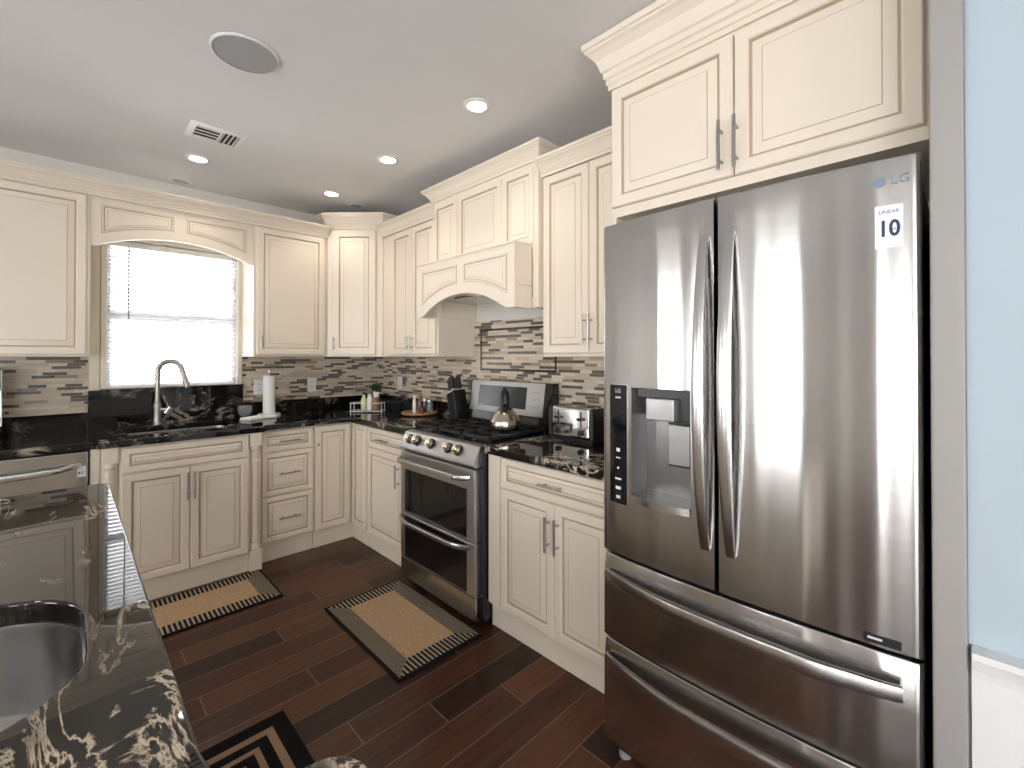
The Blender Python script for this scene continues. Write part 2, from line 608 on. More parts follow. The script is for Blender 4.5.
        pairs = list(zip(rings, rings[1:])) + ([(rings[-1], rings[0])] if closed else [])
        for A, B in pairs:
            for k in range(seg):
                l = (k + 1) % seg
                fs.append(self.bm.faces.new((A[k], A[l], B[l], B[k])))
        if not closed:
            fs.append(self.bm.faces.new(rings[0])); fs.append(self.bm.faces.new(rings[-1]))
        for f in fs: f.material_index = mat
        bmesh.ops.recalc_face_normals(self.bm, faces=fs)
        return self

    def bar(self, pts, w, t, wdir, mat=0):
        """flat bar of width w (along wdir) and thickness t following pts; w,t may be lists"""
        pts = [Vector(p) for p in pts]
        wd = Vector(wdir).normalized()
        n = len(pts)
        W = w if isinstance(w, (list, tuple)) else [w] * n
        T = t if isinstance(t, (list, tuple)) else [t] * n
        rings = []
        for i, p in enumerate(pts):
            tg = (pts[min(i + 1, n - 1)] - pts[max(i - 1, 0)]).normalized()
            nd = tg.cross(wd).normalized()
            ring = []
            for k in range(12):
                a = 2 * PI * k / 12
                ca, sa = math.cos(a), math.sin(a)
                e = 0.55
                cx = math.copysign(abs(ca) ** e, ca); sx = math.copysign(abs(sa) ** e, sa)
                ring.append(self.bm.verts.new(p + wd * cx * W[i] / 2 + nd * sx * T[i] / 2))
            rings.append(ring)
        fs = []
        for A, B in zip(rings, rings[1:]):
            for k in range(12):
                l = (k + 1) % 12
                fs.append(self.bm.faces.new((A[k], A[l], B[l], B[k])))
        fs.append(self.bm.faces.new(rings[0])); fs.append(self.bm.faces.new(rings[-1]))
        for f in fs: f.material_index = mat
        bmesh.ops.recalc_face_normals(self.bm, faces=fs)
        return self

    def rings(self, loops, mats, cap=True):
        """bridge successive closed loops of equal length; mats[i] is the material of ring i, last the cap's"""
        R = [[self.bm.verts.new(p) for p in L] for L in loops]
        n = len(R[0])
        fs = []
        for i in range(len(R) - 1):
            for k in range(n):
                l = (k + 1) % n
                fc = self.bm.faces.new((R[i][k], R[i][l], R[i + 1][l], R[i + 1][k]))
                fc.material_index = mats[i]
                fs.append(fc)
        if cap:
            fc = self.bm.faces.new(R[-1]); fc.material_index = mats[-1]; fs.append(fc)
        return fs

    def build(self, name, mats, parent=None, smooth=True, angle=32):
        me = bpy.data.meshes.new(name)
        if not isinstance(mats, (list, tuple)): mats = [mats]
        for m in mats: me.materials.append(m)
        self.bm.to_mesh(me)
        self.bm.free()
        if smooth and len(me.polygons):
            me.polygons.foreach_set('use_smooth', [True] * len(me.polygons))
            me.set_sharp_from_angle(angle=math.radians(angle))
        o = bpy.data.objects.new(name, me)
        COL.objects.link(o)
        if smooth:
            wnm = o.modifiers.new('weighted_normal', 'WEIGHTED_NORMAL')
            wnm.keep_sharp = True
        if parent: o.parent = parent
        return o


def tag(o, label=None, cat=None, group=None, kind=None):
    if label: o['label'] = label
    if cat: o['category'] = cat
    if group: o['group'] = group
    if kind: o['kind'] = kind
    return o


def thing(name, label, cat, loc=(0, 0, 0), rz=0, group=None):
    o = bpy.data.objects.new(name, None)
    o.empty_display_size = 0.05
    COL.objects.link(o)
    o.location = loc
    o.rotation_euler = (0, 0, rz)
    return tag(o, label, cat, group)


def struct(name, mb, mat, parent=None, **k):
    o = mb.build(name, mat, parent, **k)
    if not parent: o['kind'] = 'structure'
    return o


def copy_tree(o, parent=None):
    c = o.copy()
    COL.objects.link(c)
    if parent: c.parent = parent
    for ch in list(o.children):
        copy_tree(ch, c)
    return c


def offset_poly(poly, d):
    """inward offset of a counter-clockwise 2D polygon"""
    n = len(poly)
    out = []
    for i in range(n):
        p0, p1, p2 = Vector(poly[i - 1]), Vector(poly[i]), Vector(poly[(i + 1) % n])
        e1 = (p1 - p0).normalized(); e2 = (p2 - p1).normalized()
        n1 = Vector((-e1.y, e1.x)); n2 = Vector((-e2.y, e2.x))
        b = n1 + n2
        k = b.dot(n1)
        b = b / max(k, 0.35)
        out.append((p1.x + b.x * d, p1.y + b.y * d))
    return out


def relief(mb, poly, levels, mats, y=0.0):
    """stack of inset loops on the plane y, levels = (inset, how far it stands towards -y)"""
    loops = []
    for ins, h in levels:
        q = offset_poly(poly, ins) if ins else poly
        loops.append([(p[0], y - h, p[1]) for p in q])
    mb.rings(loops, mats)


def rect(x0, x1, z0, z1):
    return [(x0, z0), (x1, z0), (x1, z1), (x0, z1)]


def door_mesh(x0, x1, z0, z1, stile=0.055, t=0.02, bw=0.028):
    mb = MB()
    s = stile
    lv = [(0, 0), (0, t - 0.004), (0.004, t), (s, t), (s + 0.004, t - 0.004), (s + 0.008, t - 0.010),
          (s + 0.012, t - 0.010), (s + 0.012 + bw, t - 0.003), (s + 0.0145 + bw, t - 0.0015), (s + 0.017 + bw, t - 0.001)]
    relief(mb, rect(x0, x1, z0, z1), lv, [0, 0, 0, 0, 1, 1, 0, 1, 0, 0])
    mb.add([(x0, 0, z0), (x1, 0, z0), (x1, 0, z1), (x0, 0, z1)], [(0, 3, 2, 1)], 0)
    return mb


def pull(parent, x, z, length, vertical=True, y=-0.02):
    mb = MB()
    r, so = 0.0055, 0.032
    h = length / 2
    if vertical:
        mb.cyl((x, y - so, z - h), (x, y - so, z + h), r, 12)
        for s in (-1, 1):
            mb.cyl((x, y, z + s * h * 0.62), (x, y - so, z + s * h * 0.62), 0.0045, 10)
    else:
        mb.cyl((x - h, y - so, z), (x + h, y - so, z), r, 12)
        for s in (-1, 1):
            mb.cyl((x + s * h * 0.62, y, z), (x + s * h * 0.62, y - so, z), 0.0045, 10)
    o = mb.build('handle', M['nickel'], parent)
    o['label'] = 'brushed nickel bar handle'
    return o


def add_door(parent, x0, x1, z0, z1, hx=None, hz=None, hl=0.13, stile=0.038, name='door'):
    d = door_mesh(x0, x1, z0, z1, stile).build(name, [M['cream'], M['glaze']], parent)
    if hx is not None:
        pull(d, hx, hz, hl, True)
    return d


def add_drawer(parent, x0, x1, z0, z1, hl=0.13, handle=True, stile=0.030, hx=None):
    d = door_mesh(x0, x1, z0, z1, stile, 0.02, 0.012 if z1 - z0 < 0.16 else 0.022).build('drawer', [M['cream'], M['glaze']], parent)
    if handle:
        pull(d, (x0 + x1) / 2 if hx is None else hx, (z0 + z1) / 2, hl, False)
    return d


CROWN = [(0.0, 0.0), (0.010, 0.0), (0.010, 0.016), (0.016, 0.020), (0.016, 0.030), (0.022, 0.036), (0.030, 0.052),
         (0.044, 0.070), (0.054, 0.076), (0.054, 0.084), (0.062, 0.088), (0.062, 0.104), (0.0, 0.104)]


def sweep(mb, path, prof, z, mat=0, sz=1.0, so=1.0):
    """profile (out, up) along an open path in XY; 'out' is to the right of the direction of travel"""
    n = len(path)
    loops = []
    for i in range(n):
        p = Vector(path[i])
        if i == 0: d = (Vector(path[1]) - p).normalized(); m = Vector((d.y, -d.x))
        elif i == n - 1: d = (p - Vector(path[i - 1])).normalized(); m = Vector((d.y, -d.x))
        else:
            d1 = (p - Vector(path[i - 1])).normalized(); d2 = (Vector(path[i + 1]) - p).normalized()
            n1 = Vector((d1.y, -d1.x)); n2 = Vector((d2.y, -d2.x))
            m = n1 + n2
            m = m / m.dot(n1)
        loops.append([(p.x + m.x * o * so, p.y + m.y * o * so, z + u * sz) for o, u in prof])
    R = [[mb.bm.verts.new(v) for v in L] for L in loops]
    fs = []
    k = len(prof)
    for A, B in zip(R, R[1:]):
        for i in range(k):
            j = (i + 1) % k
            fs.append(mb.bm.faces.new((A[i], A[j], B[j], B[i])))
    fs.append(mb.bm.faces.new(R[0])); fs.append(mb.bm.faces.new(R[-1]))
    for f in fs: f.material_index = mat
    bmesh.ops.recalc_face_normals(mb.bm, faces=fs)


def wall_with_holes(mb, u0, u1, z0, z1, holes, place, t):
    """wall panel of thickness t in (u,z), with rectangular holes; place(u, depth, z) -> xyz"""
    us = sorted({u0, u1, *[h[0] for h in holes], *[h[1] for h in holes]})
    zs = sorted({z0, z1, *[h[2] for h in holes], *[h[3] for h in holes]})
    def solid(i, j):
        if i < 0 or j < 0 or i >= len(us) - 1 or j >= len(zs) - 1: return False
        cu, cz = (us[i] + us[i + 1]) / 2, (zs[j] + zs[j + 1]) / 2
        return not any(h[0] < cu < h[1] and h[2] < cz < h[3] for h in holes)
    for i in range(len(us) - 1):
        for j in range(len(zs) - 1):
            if not solid(i, j): continue
            a, b, c, d = us[i], us[i + 1], zs[j], zs[j + 1]
            for dep in (0, t):
                mb.add([place(a, dep, c), place(b, dep, c), place(b, dep, d), place(a, dep, d)], [(0, 1, 2, 3)])
            for (p, q, ii, jj) in (((a, c), (b, c), i, j - 1), ((a, d), (b, d), i, j + 1), ((a, c), (a, d), i - 1, j), ((b, c), (b, d), i + 1, j)):
                if not solid(ii, jj):
                    mb.add([place(p[0], 0, p[1]), place(q[0], 0, q[1]), place(q[0], t, q[1]), place(p[0], t, p[1])], [(0, 1, 2, 3)])
    bmesh.ops.remove_doubles(mb.bm, verts=mb.bm.verts[:], dist=1e-5)
    bmesh.ops.recalc_face_normals(mb.bm, faces=mb.bm.faces[:])


# ================================================================== ROOM SHELL
mb = MB(); mb.box(LX - 0.12, WX + 0.12, FY - 0.12, WY + 0.12, -0.06, 0.0)
struct('floor', mb, M['floor'])
mb = MB(); mb.box(LX - 0.12, WX + 0.12, FY - 0.12, WY + 0.12, CEIL, CEIL + 0.06)
struct('ceiling', mb, M['ceiling'])
mb = MB(); wall_with_holes(mb, LX, WX, 0, CEIL, [WIN_SINK], lambda u, d, z: (u, WY + d, z), 0.12)
struct('wall_back', mb, M['wall'])
mb = MB(); mb.box(WX, WX + 0.12, 0.004, WY + 0.12, 0, CEIL)
struct('wall_right', mb, M['wall'])
mb = MB(); mb.box(1.30, 1.42, FY, 0.003, 0, CEIL)
struct('wall_near', mb, M['blue'])
mb = MB(); mb.box(1.42, WX + 0.12, -0.11, 0.003, 0, CEIL)
struct('wall_alcove', mb, M['wall'])
mb = MB(); wall_with_holes(mb, FY, WY, 0, CEIL, WIN_LEFT, lambda u, d, z: (LX - d, u, z), 0.12)
struct('wall_left', mb, M['wall'])
mb = MB(); wall_with_holes(mb, LX, 1.30, 0, CEIL, FILL_WIN_FRONT, lambda u, d, z: (u, FY - d, z), 0.12)
struct('wall_front', mb, M['wall'])

# wainscot and chair rail on the blue wall
mb = MB()
mb.box(1.288, 1.30, FY + 0.01, -0.001, 0.0, 0.745)
for k in range(4):
    y1 = -0.075 - k * 0.62
    y0 = y1 - 0.54
    fr = [(0, 0), (0.0, 0.006), (0.006, 0.010), (0.022, 0.010), (0.028, 0.004), (0.030, 0.0005)]
    loops = []
    for ins, h in fr:
        loops.append([(1.288 - h, y, z) for y, z in ((y1 - ins, 0.13 + ins), (y0 + ins, 0.13 + ins), (y0 + ins, 0.62 - ins), (y1 - ins, 0.62 - ins))])
    mb.rings(loops, [0] * 6)
bmesh.ops.recalc_face_normals(mb.bm, faces=mb.bm.faces[:])
struct('trim_1', mb, M['white'])
mb = MB()
rail = [(1.30, 0.738), (1.284, 0.738), (1.282, 0.752), (1.272, 0.758), (1.268, 0.774), (1.262, 0.780), (1.262, 0.793), (1.30, 0.793)]
mb.prism([(a, b) for a, b in rail], 'y', FY + 0.01, -0.001)
struct('trim_2', mb, M['white'])
mb = MB(); mb.box(1.274, 1.288, FY + 0.01, -0.001, 0, 0.10, bevel=0.004)
struct('baseboard_near', mb, M['white'])


def house_window(idx, u0, u1, z0, z1, place, sash=True, mull=0):
    """simple sash window set in an opening; place(u, depth, z)"""
    fr = MB()
    def bx(m, a, b, c, d, e, f):
        P = [place(x, y, z) for x in (a, b) for y in (c, d) for z in (e, f)]
        m.box(min(p[0] for p in P), max(p[0] for p in P), min(p[1] for p in P), max(p[1] for p in P), min(p[2] for p in P), max(p[2] for p in P))
    w = 0.022 if idx == 1 else 0.045
    g = 0.001
    bx(fr, u0 + g, u0 + w, 0.06, 0.11, z0 + g, z1 - g); bx(fr, u1 - w, u1 - g, 0.06, 0.11, z0 + g, z1 - g)
    bx(fr, u0 + w, u1 - w, 0.06, 0.11, z0 + g, z0 + w); bx(fr, u0 + w, u1 - w, 0.06, 0.11, z1 - w, z1 - g)
    zm = (z0 + z1) / 2
    for m_ in range(mull):
        um = u0 + (u1 - u0) * (m_ + 1) / (mull + 1)
        bx(fr, um - 0.03, um + 0.03, 0.062, 0.108, z0 + w, z1 - w)
    if sash: bx(fr, u0 + w, u1 - w, 0.065, 0.105, zm - 0.02, zm + 0.02)
    o = fr.build('window_%d' % idx, M['white'])
    o['kind'] = 'structure'
    p = MB(); bx(p, u0 + w, u1 - w, 0.083, 0.087, z0 + w, z1 - w)
    p.build('pane', M['pane'], o)
    return o


def casing(idx, u0, u1, z0, z1, place, mat, w=0.075, bottom=True):
    c = MB()
    def bx(a, b, e, f, dep=0.016):
        P = [place(x, y, z) for x in (a, b) for y in (-dep, -0.0005) for z in (e, f)]
        c.box(min(p[0] for p in P), max(p[0] for p in P), min(p[1] for p in P), max(p[1] for p in P), min(p[2] for p in P), max(p[2] for p in P), bevel=0.003)
    bx(u0 - w, u0, z0 - (w if bottom else 0), z1 + w); bx(u1, u1 + w, z0 - (w if bottom else 0), z1 + w)
    bx(u0, u1, z1, z1 + w)
    if bottom: bx(u0, u1, z0 - w, z0, 0.02)
    struct('trim_%d' % idx, c, mat)


pb = lambda u, d, z: (u, WY + d, z)
pl = lambda u, d, z: (LX - d, u, z)
pf = lambda u, d, z: (u, FY - d, z)
house_window(1, *WIN_SINK, pb)
casing(3, *WIN_SINK, pb, M['trim'], w=0.03, bottom=False)
# wide flat cream board beside the window up to the wall cabinet
mb = MB(); mb.box(0.100, 0.152, WY - 0.012, WY - 0.0005, 1.157, 2.35, bevel=0.002)
struct('trim_4', mb, M['trim'])
k = 2
for h in WIN_LEFT:
    house_window(k, *h, pl, False, 1 if k in (3, 5) else 0); casing(k + 3, *h, pl, M['white']); k += 1
for h in FILL_WIN_FRONT:
    house_window(k, *h, pf); casing(k + 3, *h, pf, M['white']); k += 1

# ================================================================== BACKSPLASH
ts = thing('tile_backsplash', 'beige and brown strip mosaic tile backsplash behind the range and along the stove wall', 'backsplash', (WX - 0.004, 2.4, 1.02))
mb = MB()
mb.box(-0.004, 0.003, -1.43, 1.504, -0.10, 0.351)
mb.box(-0.004, 0.003, -0.823, 0.115, 0.351, 0.60)
mb.build('mosaic_tile', M['tile'], ts)
mb = MB()
yb0, yb1, zb0, zb1 = -0.655, 0.045, 0.255, 0.545
for (a, b, c, d) in ((yb0, yb1, zb0, zb0 + 0.014), (yb0, yb1, zb1 - 0.014, zb1), (yb0, yb0 + 0.012, zb0 + 0.014, zb1 - 0.014), (yb1 - 0.012, yb1, zb0 + 0.014, zb1 - 0.014)):
    mb.box(-0.007, -0.004, a, b, c, d)
o = mb.build('border_strip', M['liner'], ts); o['label'] = 'dark brown rectangular border strip over the range'
mb = MB()
mb.box(-0.80, 0.098, WY - 0.008, WY - 0.001, 1.02, 1.371)
tag(mb.build('tile_backsplash', M['tile']), 'brown strip mosaic tile backsplash left of the window', 'backsplash')
mb = MB()
mb.box(0.958, WX - 0.009, WY - 0.008, WY - 0.001, 1.02, 1.371)
tag(mb.build('tile_backsplash', M['tile']), 'brown strip mosaic tile backsplash right of the window behind the paper towels', 'backsplash')

# ================================================================== BASE CABINETS
BT = 0.884          # top of base boxes
DY = 0.0


def base_box(parent, w, depth, x0=0.0, toe=0.012):
    mb = MB()
    mb.box(x0, w, 0.0, depth, 0.112, BT)
    mb.build('carcass', M['cream'], parent)
    mb = MB()
    mb.box(x0 + 0.001, w - 0.001, toe, toe + 0.02, 0.0, 0.111, bevel=0.002)
    mb.build('toe_board', M['cream'], parent)


# dishwasher
dw = thing('dishwasher', 'stainless steel dishwasher under the counter left of the sink cabinet', 'dishwasher', (-0.512, 3.272, 0))
W = 0.60
mb = MB(); mb.box(0.004, W - 0.004, 0.02, 0.56, 0.10, 0.872); mb.build('body', M['black'], dw)
mb = MB(); mb.box(0.003, W - 0.003, -0.012, 0.019, 0.115, 0.874, bevel=0.006)
d = mb.build('door', M['steel'], dw)
mb = MB()
pts = []
for i in range(25):
    t = i / 24
    x = 0.035 + t * (W - 0.07)
    s = math.sin(PI * t)
    pts.append((x, -0.014 - 0.045 * min(1, s * 2.2) ** 0.8, 0.805 - 0.016 * s))
mb.bar(pts, [0.024 + 0.008 * math.sin(PI * i / 24) for i in range(25)], 0.016, (0, 0, 1))
mb.build('handle', M['steel_plain'], d)
mb = MB(); mb.box(W - 0.045, W - 0.012, -0.0135, -0.0122, 0.745, 0.80); st = mb.build('sticker', M['sticker'], d)
st['label'] = 'small white sticker with blue print'
mb = MB(); mb.box(W - 0.040, W - 0.034, -0.0142, -0.0136, 0.760, 0.772); mb.box(W - 0.030, W - 0.018, -0.0142, -0.0136, 0.760, 0.763)
mb.box(W - 0.030, W - 0.018, -0.0142, -0.0136, 0.768, 0.771); mb.build('print', M['navy'], st)
mb = MB(); mb.box(0.01, W - 0.01, 0.05, 0.07, 0.0, 0.10); mb.build('toe_board', M['black'], dw)

# sink base
sb = thing('sink_cabinet', 'cream base cabinet under the window sink with two doors and a false drawer front', 'cabinet', (0.0, 3.235, 0))
mb = MB(); mb.box(0.205, 0.834, 0.0, 0.60, 0.112, 0.69); mb.box(0.092, 0.130, 0.035, 0.60, 0.0, BT)
mb.box(0.205, 0.834, 0.0, 0.02, 0.69, BT)
mb.build('carcass', M['cream'], sb)
mb = MB(); mb.box(0.206, 0.833, 0.012, 0.03, 0.0, 0.111); mb.build('toe_board', M['cream'], sb)
add_drawer(sb, 0.216, 0.828, 0.738, 0.872, handle=False)
add_door(sb, 0.216, 0.520, 0.128, 0.728, 0.505, 0.620, 0.16)
add_door(sb, 0.524, 0.828, 0.128, 0.728, 0.539, 0.620, 0.16)


def pilaster(x0, x1, label):
    t = thing('pilaster', label, 'pilaster', ((x0 + x1) / 2, 3.235, 0))
    w = (x1 - x0) / 2 - 0.001
    mb = MB(); mb.box(-w - 0.004 * 0, w, -0.022, 0.05, 0, 0.135, bevel=0.003); mb.build('plinth', M['cream'], t)
    mb = MB(); mb.box(-w, w, 0.012, 0.05, 0.135, 0.80)
    r = w * 0.80
    c = (0, 0.012, 0)
    prof = [(r * 1.05, 0.137), (r * 1.1, 0.15), (r * 1.1, 0.165), (r * 0.8, 0.175), (r * 1.0, 0.20), (r * 0.84, 0.225), (r * 0.78, 0.24),
            (r * 0.74, 0.66), (r * 0.8, 0.675), (r * 1.05, 0.69), (r * 1.05, 0.705), (r * 0.85, 0.715), (r * 0.92, 0.74), (r * 0.85, 0.765), (r * 1.12, 0.775), (r * 1.12, 0.79), (r * 0.9, 0.80)]
    mb.lathe(prof, c, 24)
    mb.build('turned_column', M['cream'], t)
    mb = MB(); mb.box(-w, w, -0.018, 0.05, 0.80, BT, bevel=0.003)
    mb.box(-w, w, -0.022, -0.017, 0.80, 0.808); mb.build('capital', M['cream'], t)
    return t


pilaster(0.132, 0.204, 'cream turned pilaster between the dishwasher and the sink cabinet')
pilaster(0.835, 0.907, 'cream turned pilaster between the sink cabinet and the three drawers')

# three drawers
dr = thing('drawer_cabinet', 'cream base cabinet with three drawers right of the sink cabinet', 'cabinet', (0.909, 3.295, 0))
base_box(dr, 0.350, 0.60)
for a, b in ((0.735, 0.872), (0.440, 0.727), (0.136, 0.432)):
    add_drawer(dr, 0.012, 0.344, a, b, hl=0.135)

# corner base with two leaves meeting in the corner
cb = thing('corner_cabinet', 'cream corner base cabinet with two leaves meeting under the wire rack', 'cabinet', (1.2605, 3.295, 0))
mb = MB()
mb.prism([(0, 0), (0.29, 0), (0.29, -0.255), (0.845, -0.255), (0.845, 0.60), (0, 0.60)], 'z', 0.112, BT)
mb.build('carcass', M['cream'], cb)
mb = MB()
mb.prism([(0.0, 0.012), (0.302, 0.012), (0.302, -0.254), (0.322, -0.254), (0.322, 0.032), (0.0, 0.032)], 'z', 0.0, 0.111)
mb.build('toe_board', M['cream'], cb)
d = add_door(cb, 0.008, 0.266, 0.128, 0.872, stile=0.04)
mb = MB(); mb.lathe([(0.004, 0), (0.004, -0.014), (0.010, -0.018), (0.010, -0.024), (0.0, -0.027)], (0.022, -0.02, 0.745), 14, axis='y'); mb.build('knob', M['nickel'], d)
lf = door_mesh(0.008, 0.225, 0.128, 0.872, 0.03).build('door', [M['cream'], M['glaze']], cb)
lf.location = (0.29, -0.025, 0); lf.rotation_euler = (0, 0, -PI / 2)

# stove wall, left of the range
XB = 1.55
bl = thing('range_side_cabinet', 'cream base cabinet with one drawer and one door left of the range', 'cabinet', (XB, 3.038, 0), -PI / 2)
base_box(bl, 0.560, 0.555)
add_drawer(bl, 0.022, 0.520, 0.738, 0.872, hl=0.14)
add_door(bl, 0.022, 0.520, 0.128, 0.728, 0.455, 0.60, 0.15)

# stove wall, between range and fridge
br = thing('range_side_cabinet', 'cream base cabinet with one wide drawer over two doors between range and fridge', 'cabinet', (XB, 1.726, 0), -PI / 2)
base_box(br, 0.755, 0.555)
mb = MB(); mb.box(0.002, 0.086, -0.016, -0.0005, 0.128, BT - 0.001, bevel=0.003); mb.build('filler_strip', M['cream'], br)
add_drawer(br, 0.095, 0.753, 0.728, 0.872, hl=0.135, hx=0.437)
add_door(br, 0.095, 0.436, 0.128, 0.718, 0.412, 0.588, 0.155)
add_door(br, 0.440, 0.753, 0.128, 0.718, 0.466, 0.588, 0.155)

# ================================================================== COUNTERS


def slab(mb, outer, holes, z0, z1, bev=0.005, mat=0):
    bm = mb.bm
    def edges(z):
        es = []; loops = []
        for L in [outer] + holes:
            vs = [bm.verts.new((p[0], p[1], z)) for p in L]
            es += [bm.edges.new((vs[i], vs[(i + 1) % len(vs)])) for i in range(len(vs))]
            loops.append(vs)
        return es, loops
    tops = []
    for z in (z0, z1):
        es, loops = edges(z)
        bmesh.ops.triangle_fill(bm, edges=es, use_beauty=True, use_dissolve=False)
        tops.append(loops)
    for A, B in zip(*tops):
        for i in range(len(A)):
            j = (i + 1) % len(A)
            bm.faces.new((A[i], A[j], B[j], B[i]))
    bmesh.ops.recalc_face_normals(bm, faces=bm.faces[:])
    if bev:
        es = [e for L in tops[1] for e in [bm.edges.get((L[i], L[(i + 1) % len(L)])) for i in range(len(L))] if e]
        bmesh.ops.bevel(bm, geom=es, offset=bev, segments=3, affect='EDGES', profile=0.5)


def rrect(x0, x1, y0, y1, r, n=6):
    out = []
    for cx, cy, a0 in ((x1 - r, y0 + r, -90), (x1 - r, y1 - r, 0), (x0 + r, y1 - r, 90), (x0 + r, y0 + r, 180)):
        for k in range(n + 1):
            a = math.radians(a0 + 90 * k / n)
            out.append((cx + r * math.cos(a), cy + r * math.sin(a)))
    return out


def basin(parent, outline, ztop, depth, mat, floor_inset=0.02):
    mb = MB()
    lv = [(0.0, 0.0), (-0.006, 0.0), (-0.006, 0.001)]
    cx = sum(p[0] for p in outline) / len(outline); cy = sum(p[1] for p in outline) / len(outline)
    def loop(s, z): return [(cx + (p[0] - cx) * s, cy + (p[1] - cy) * s, z) for p in outline]
    L = [loop(1.06, ztop), loop(0.99, ztop), loop(0.985, ztop - 0.006), loop(0.96, ztop - depth * 0.85), loop(0.93, ztop - depth * 0.97), loop(0.85, ztop - depth), loop(0.12, ztop - depth - 0.008)]
    fs = mb.rings(L, [0] * 7)
    return mb.build('basin', mat, parent)


wc = thing('granite_countertop', 'black granite countertop under the window, with sink cutout', 'countertop', (0, 0, 0))
mb = MB()
hole = rrect(0.255, 0.800, 3.345, 3.735, 0.05)
outer = [(-0.80, 3.235), (0.110, 3.235), (0.125, 3.200), (0.915, 3.200), (0.930, 3.250), (1.505, 3.250), (1.505, 2.474), (WX - 0.006, 2.474), (WX - 0.006, WY - 0.010), (-0.80, WY - 0.010)]
slab(mb, outer, [hole], BT + 0.001, CT)
mb.build('slab', M['granite'], wc)
mb = MB()
mb.box(-0.80, 0.096, WY - 0.030, WY - 0.010, CT + 0.0005, 1.022, bevel=0.003)
mb.box(0.097, 0.957, WY - 0.036, WY - 0.010, CT + 0.0005, 1.155, bevel=0.003)
mb.box(0.958, WX - 0.028, WY - 0.030, WY - 0.010, CT + 0.0005, 1.022, bevel=0.003)
mb.box(WX - 0.026, WX - 0.010, 2.474, WY - 0.010, CT + 0.0005, 1.022, bevel=0.003)
mb.build('upstand', M['granite'], wc)
wc['label'] = 'L-shaped black granite countertop under the window running round to the range'
sk = thing('kitchen_sink', 'undermount steel sink below the window', 'sink', (0.5275, 3.54, 0))
basin(sk, [(p[0] - 0.5275, p[1] - 3.54) for p in hole], BT, 0.17, M['steel_plain'])
rc = thing('granite_countertop', 'short black granite countertop with cream veins between range and fridge', 'countertop', (0, 0, 0))
mb = MB()
slab(mb, [(1.505, 0.972), (WX - 0.006, 0.972), (WX - 0.006, 1.724), (1.505, 1.724)], [], BT + 0.001, CT)
mb.build('slab', M['veined_granite'], rc)
mb = MB(); mb.box(WX - 0.026, WX - 0.010, 0.972, 1.724, CT + 0.0005, 1.022, bevel=0.003)
mb.build('upstand', M['veined_granite'], rc)
mb = MB(); mb.box(0.155, 0.957, WY - 0.060, WY - 0.0005 + 0.06, 1.1555, 1.1640)
struct('trim_20', mb, M['granite'])

# island
il = thing('kitchen_island', 'kitchen island with polished dark granite top and prep sink in the foreground', 'island', (0, 0, 0))
iho = [(p[0], p[1]) for p in rrect(-0.42, 0.024, 0.815, 1.262, 0.16, 8)]
out = [(-0.95, 0.36), (0.244, 0.36), (0.244, 0.42)]
for k in range(7):
    a = math.radians(0 + 15 * k)
    out.append((0.192 + 0.052 * math.cos(a), 0.474 + 0.052 * math.sin(a)))
out += [(0.170, 0.534), (0.140, 0.553), (0.120, 0.585), (0.114, 0.63), (0.114, 2.19), (0.094, 2.212), (-0.95, 2.212)]
mb = MB(); slab(mb, out, [iho], 0.876, 0.914, 0.006)
mb.build('countertop', M['island_granite'], il)
mb = MB(); mb.box(-0.90, 0.070, 0.42, 2.17, 0.10, 0.68); mb.box(-0.90, -0.45, 0.42, 2.17, 0.6801, 0.875); mb.box(0.040, 0.070, 0.42, 2.17, 0.6801, 0.875)
mb.box(-0.4499, 0.0399, 1.30, 2.17, 0.6801, 0.875); mb.box(-0.4499, 0.0399, 0.42, 0.78, 0.6801, 0.875)
mb.build('carcass', M['cream'], il)
mb = MB(); mb.box(-0.86, 0.03, 0.46, 2.12, 0.0, 0.0999); mb.build('toe_board', M['cream'], il)
for k in range(3):
    d = door_mesh(0, 0.52, 0.13, 0.85).build('door', [M['cream'], M['glaze']], il)
    d.location = (0.070, 0.50 + k * 0.545, 0); d.rotation_euler = (0, 0, PI / 2)
ik = thing('prep_sink', 'round-cornered stainless prep sink sunk in the island top', 'sink', (-0.198, 1.0385, 0))
basin(ik, [(p[0] + 0.198, p[1] - 1.0385) for p in iho], 0.875, 0.16, M['steel_plain'])

# ================================================================== WALL CABINETS
UB, UT = 1.372, 2.315
YU, XU = 3.59, 1.79


def upper_box(parent, w, depth, z0=UB, z1=UT, x0=0.0):
    mb = MB(); mb.box(x0, w, 0, depth, z0, z1, bevel=0.0015, seg=1)
    mb.build('carcass', M['cream'], parent)


ul = thing('wall_cabinet', 'cream wall cabinet left of the window, cut off by the photo edge', 'cabinet', (-0.70, YU, 0))
upper_box(ul, 0.797, WY - YU - 0.001)
add_door(ul, 0.010, 0.316, 1.384, 2.305, 0.300, 1.47, 0.10, stile=0.038)
add_door(ul, 0.320, 0.780, 1.384, 2.305, stile=0.038)
ur = thing('wall_cabinet', 'cream single-door wall cabinet right of the window', 'cabinet', (0.950, YU, 0))
upper_box(ur, 0.522, WY - YU - 0.001)
add_door(ur, 0.020, 0.500, 1.388, 2.305, 0.040, 1.475, 0.085, stile=0.038)

# valance
va = thing('window_valance', 'cream arched wooden valance over the sink window', 'valance', (0.0985, YU, 0))
VW = 0.850


def arch(x, w, e, z0, rise):
    if x < e or x > w - e: return z0
    t = (x - w / 2) / (w / 2 - e)
    return z0 + rise * (1 - abs(t) ** 2.1)


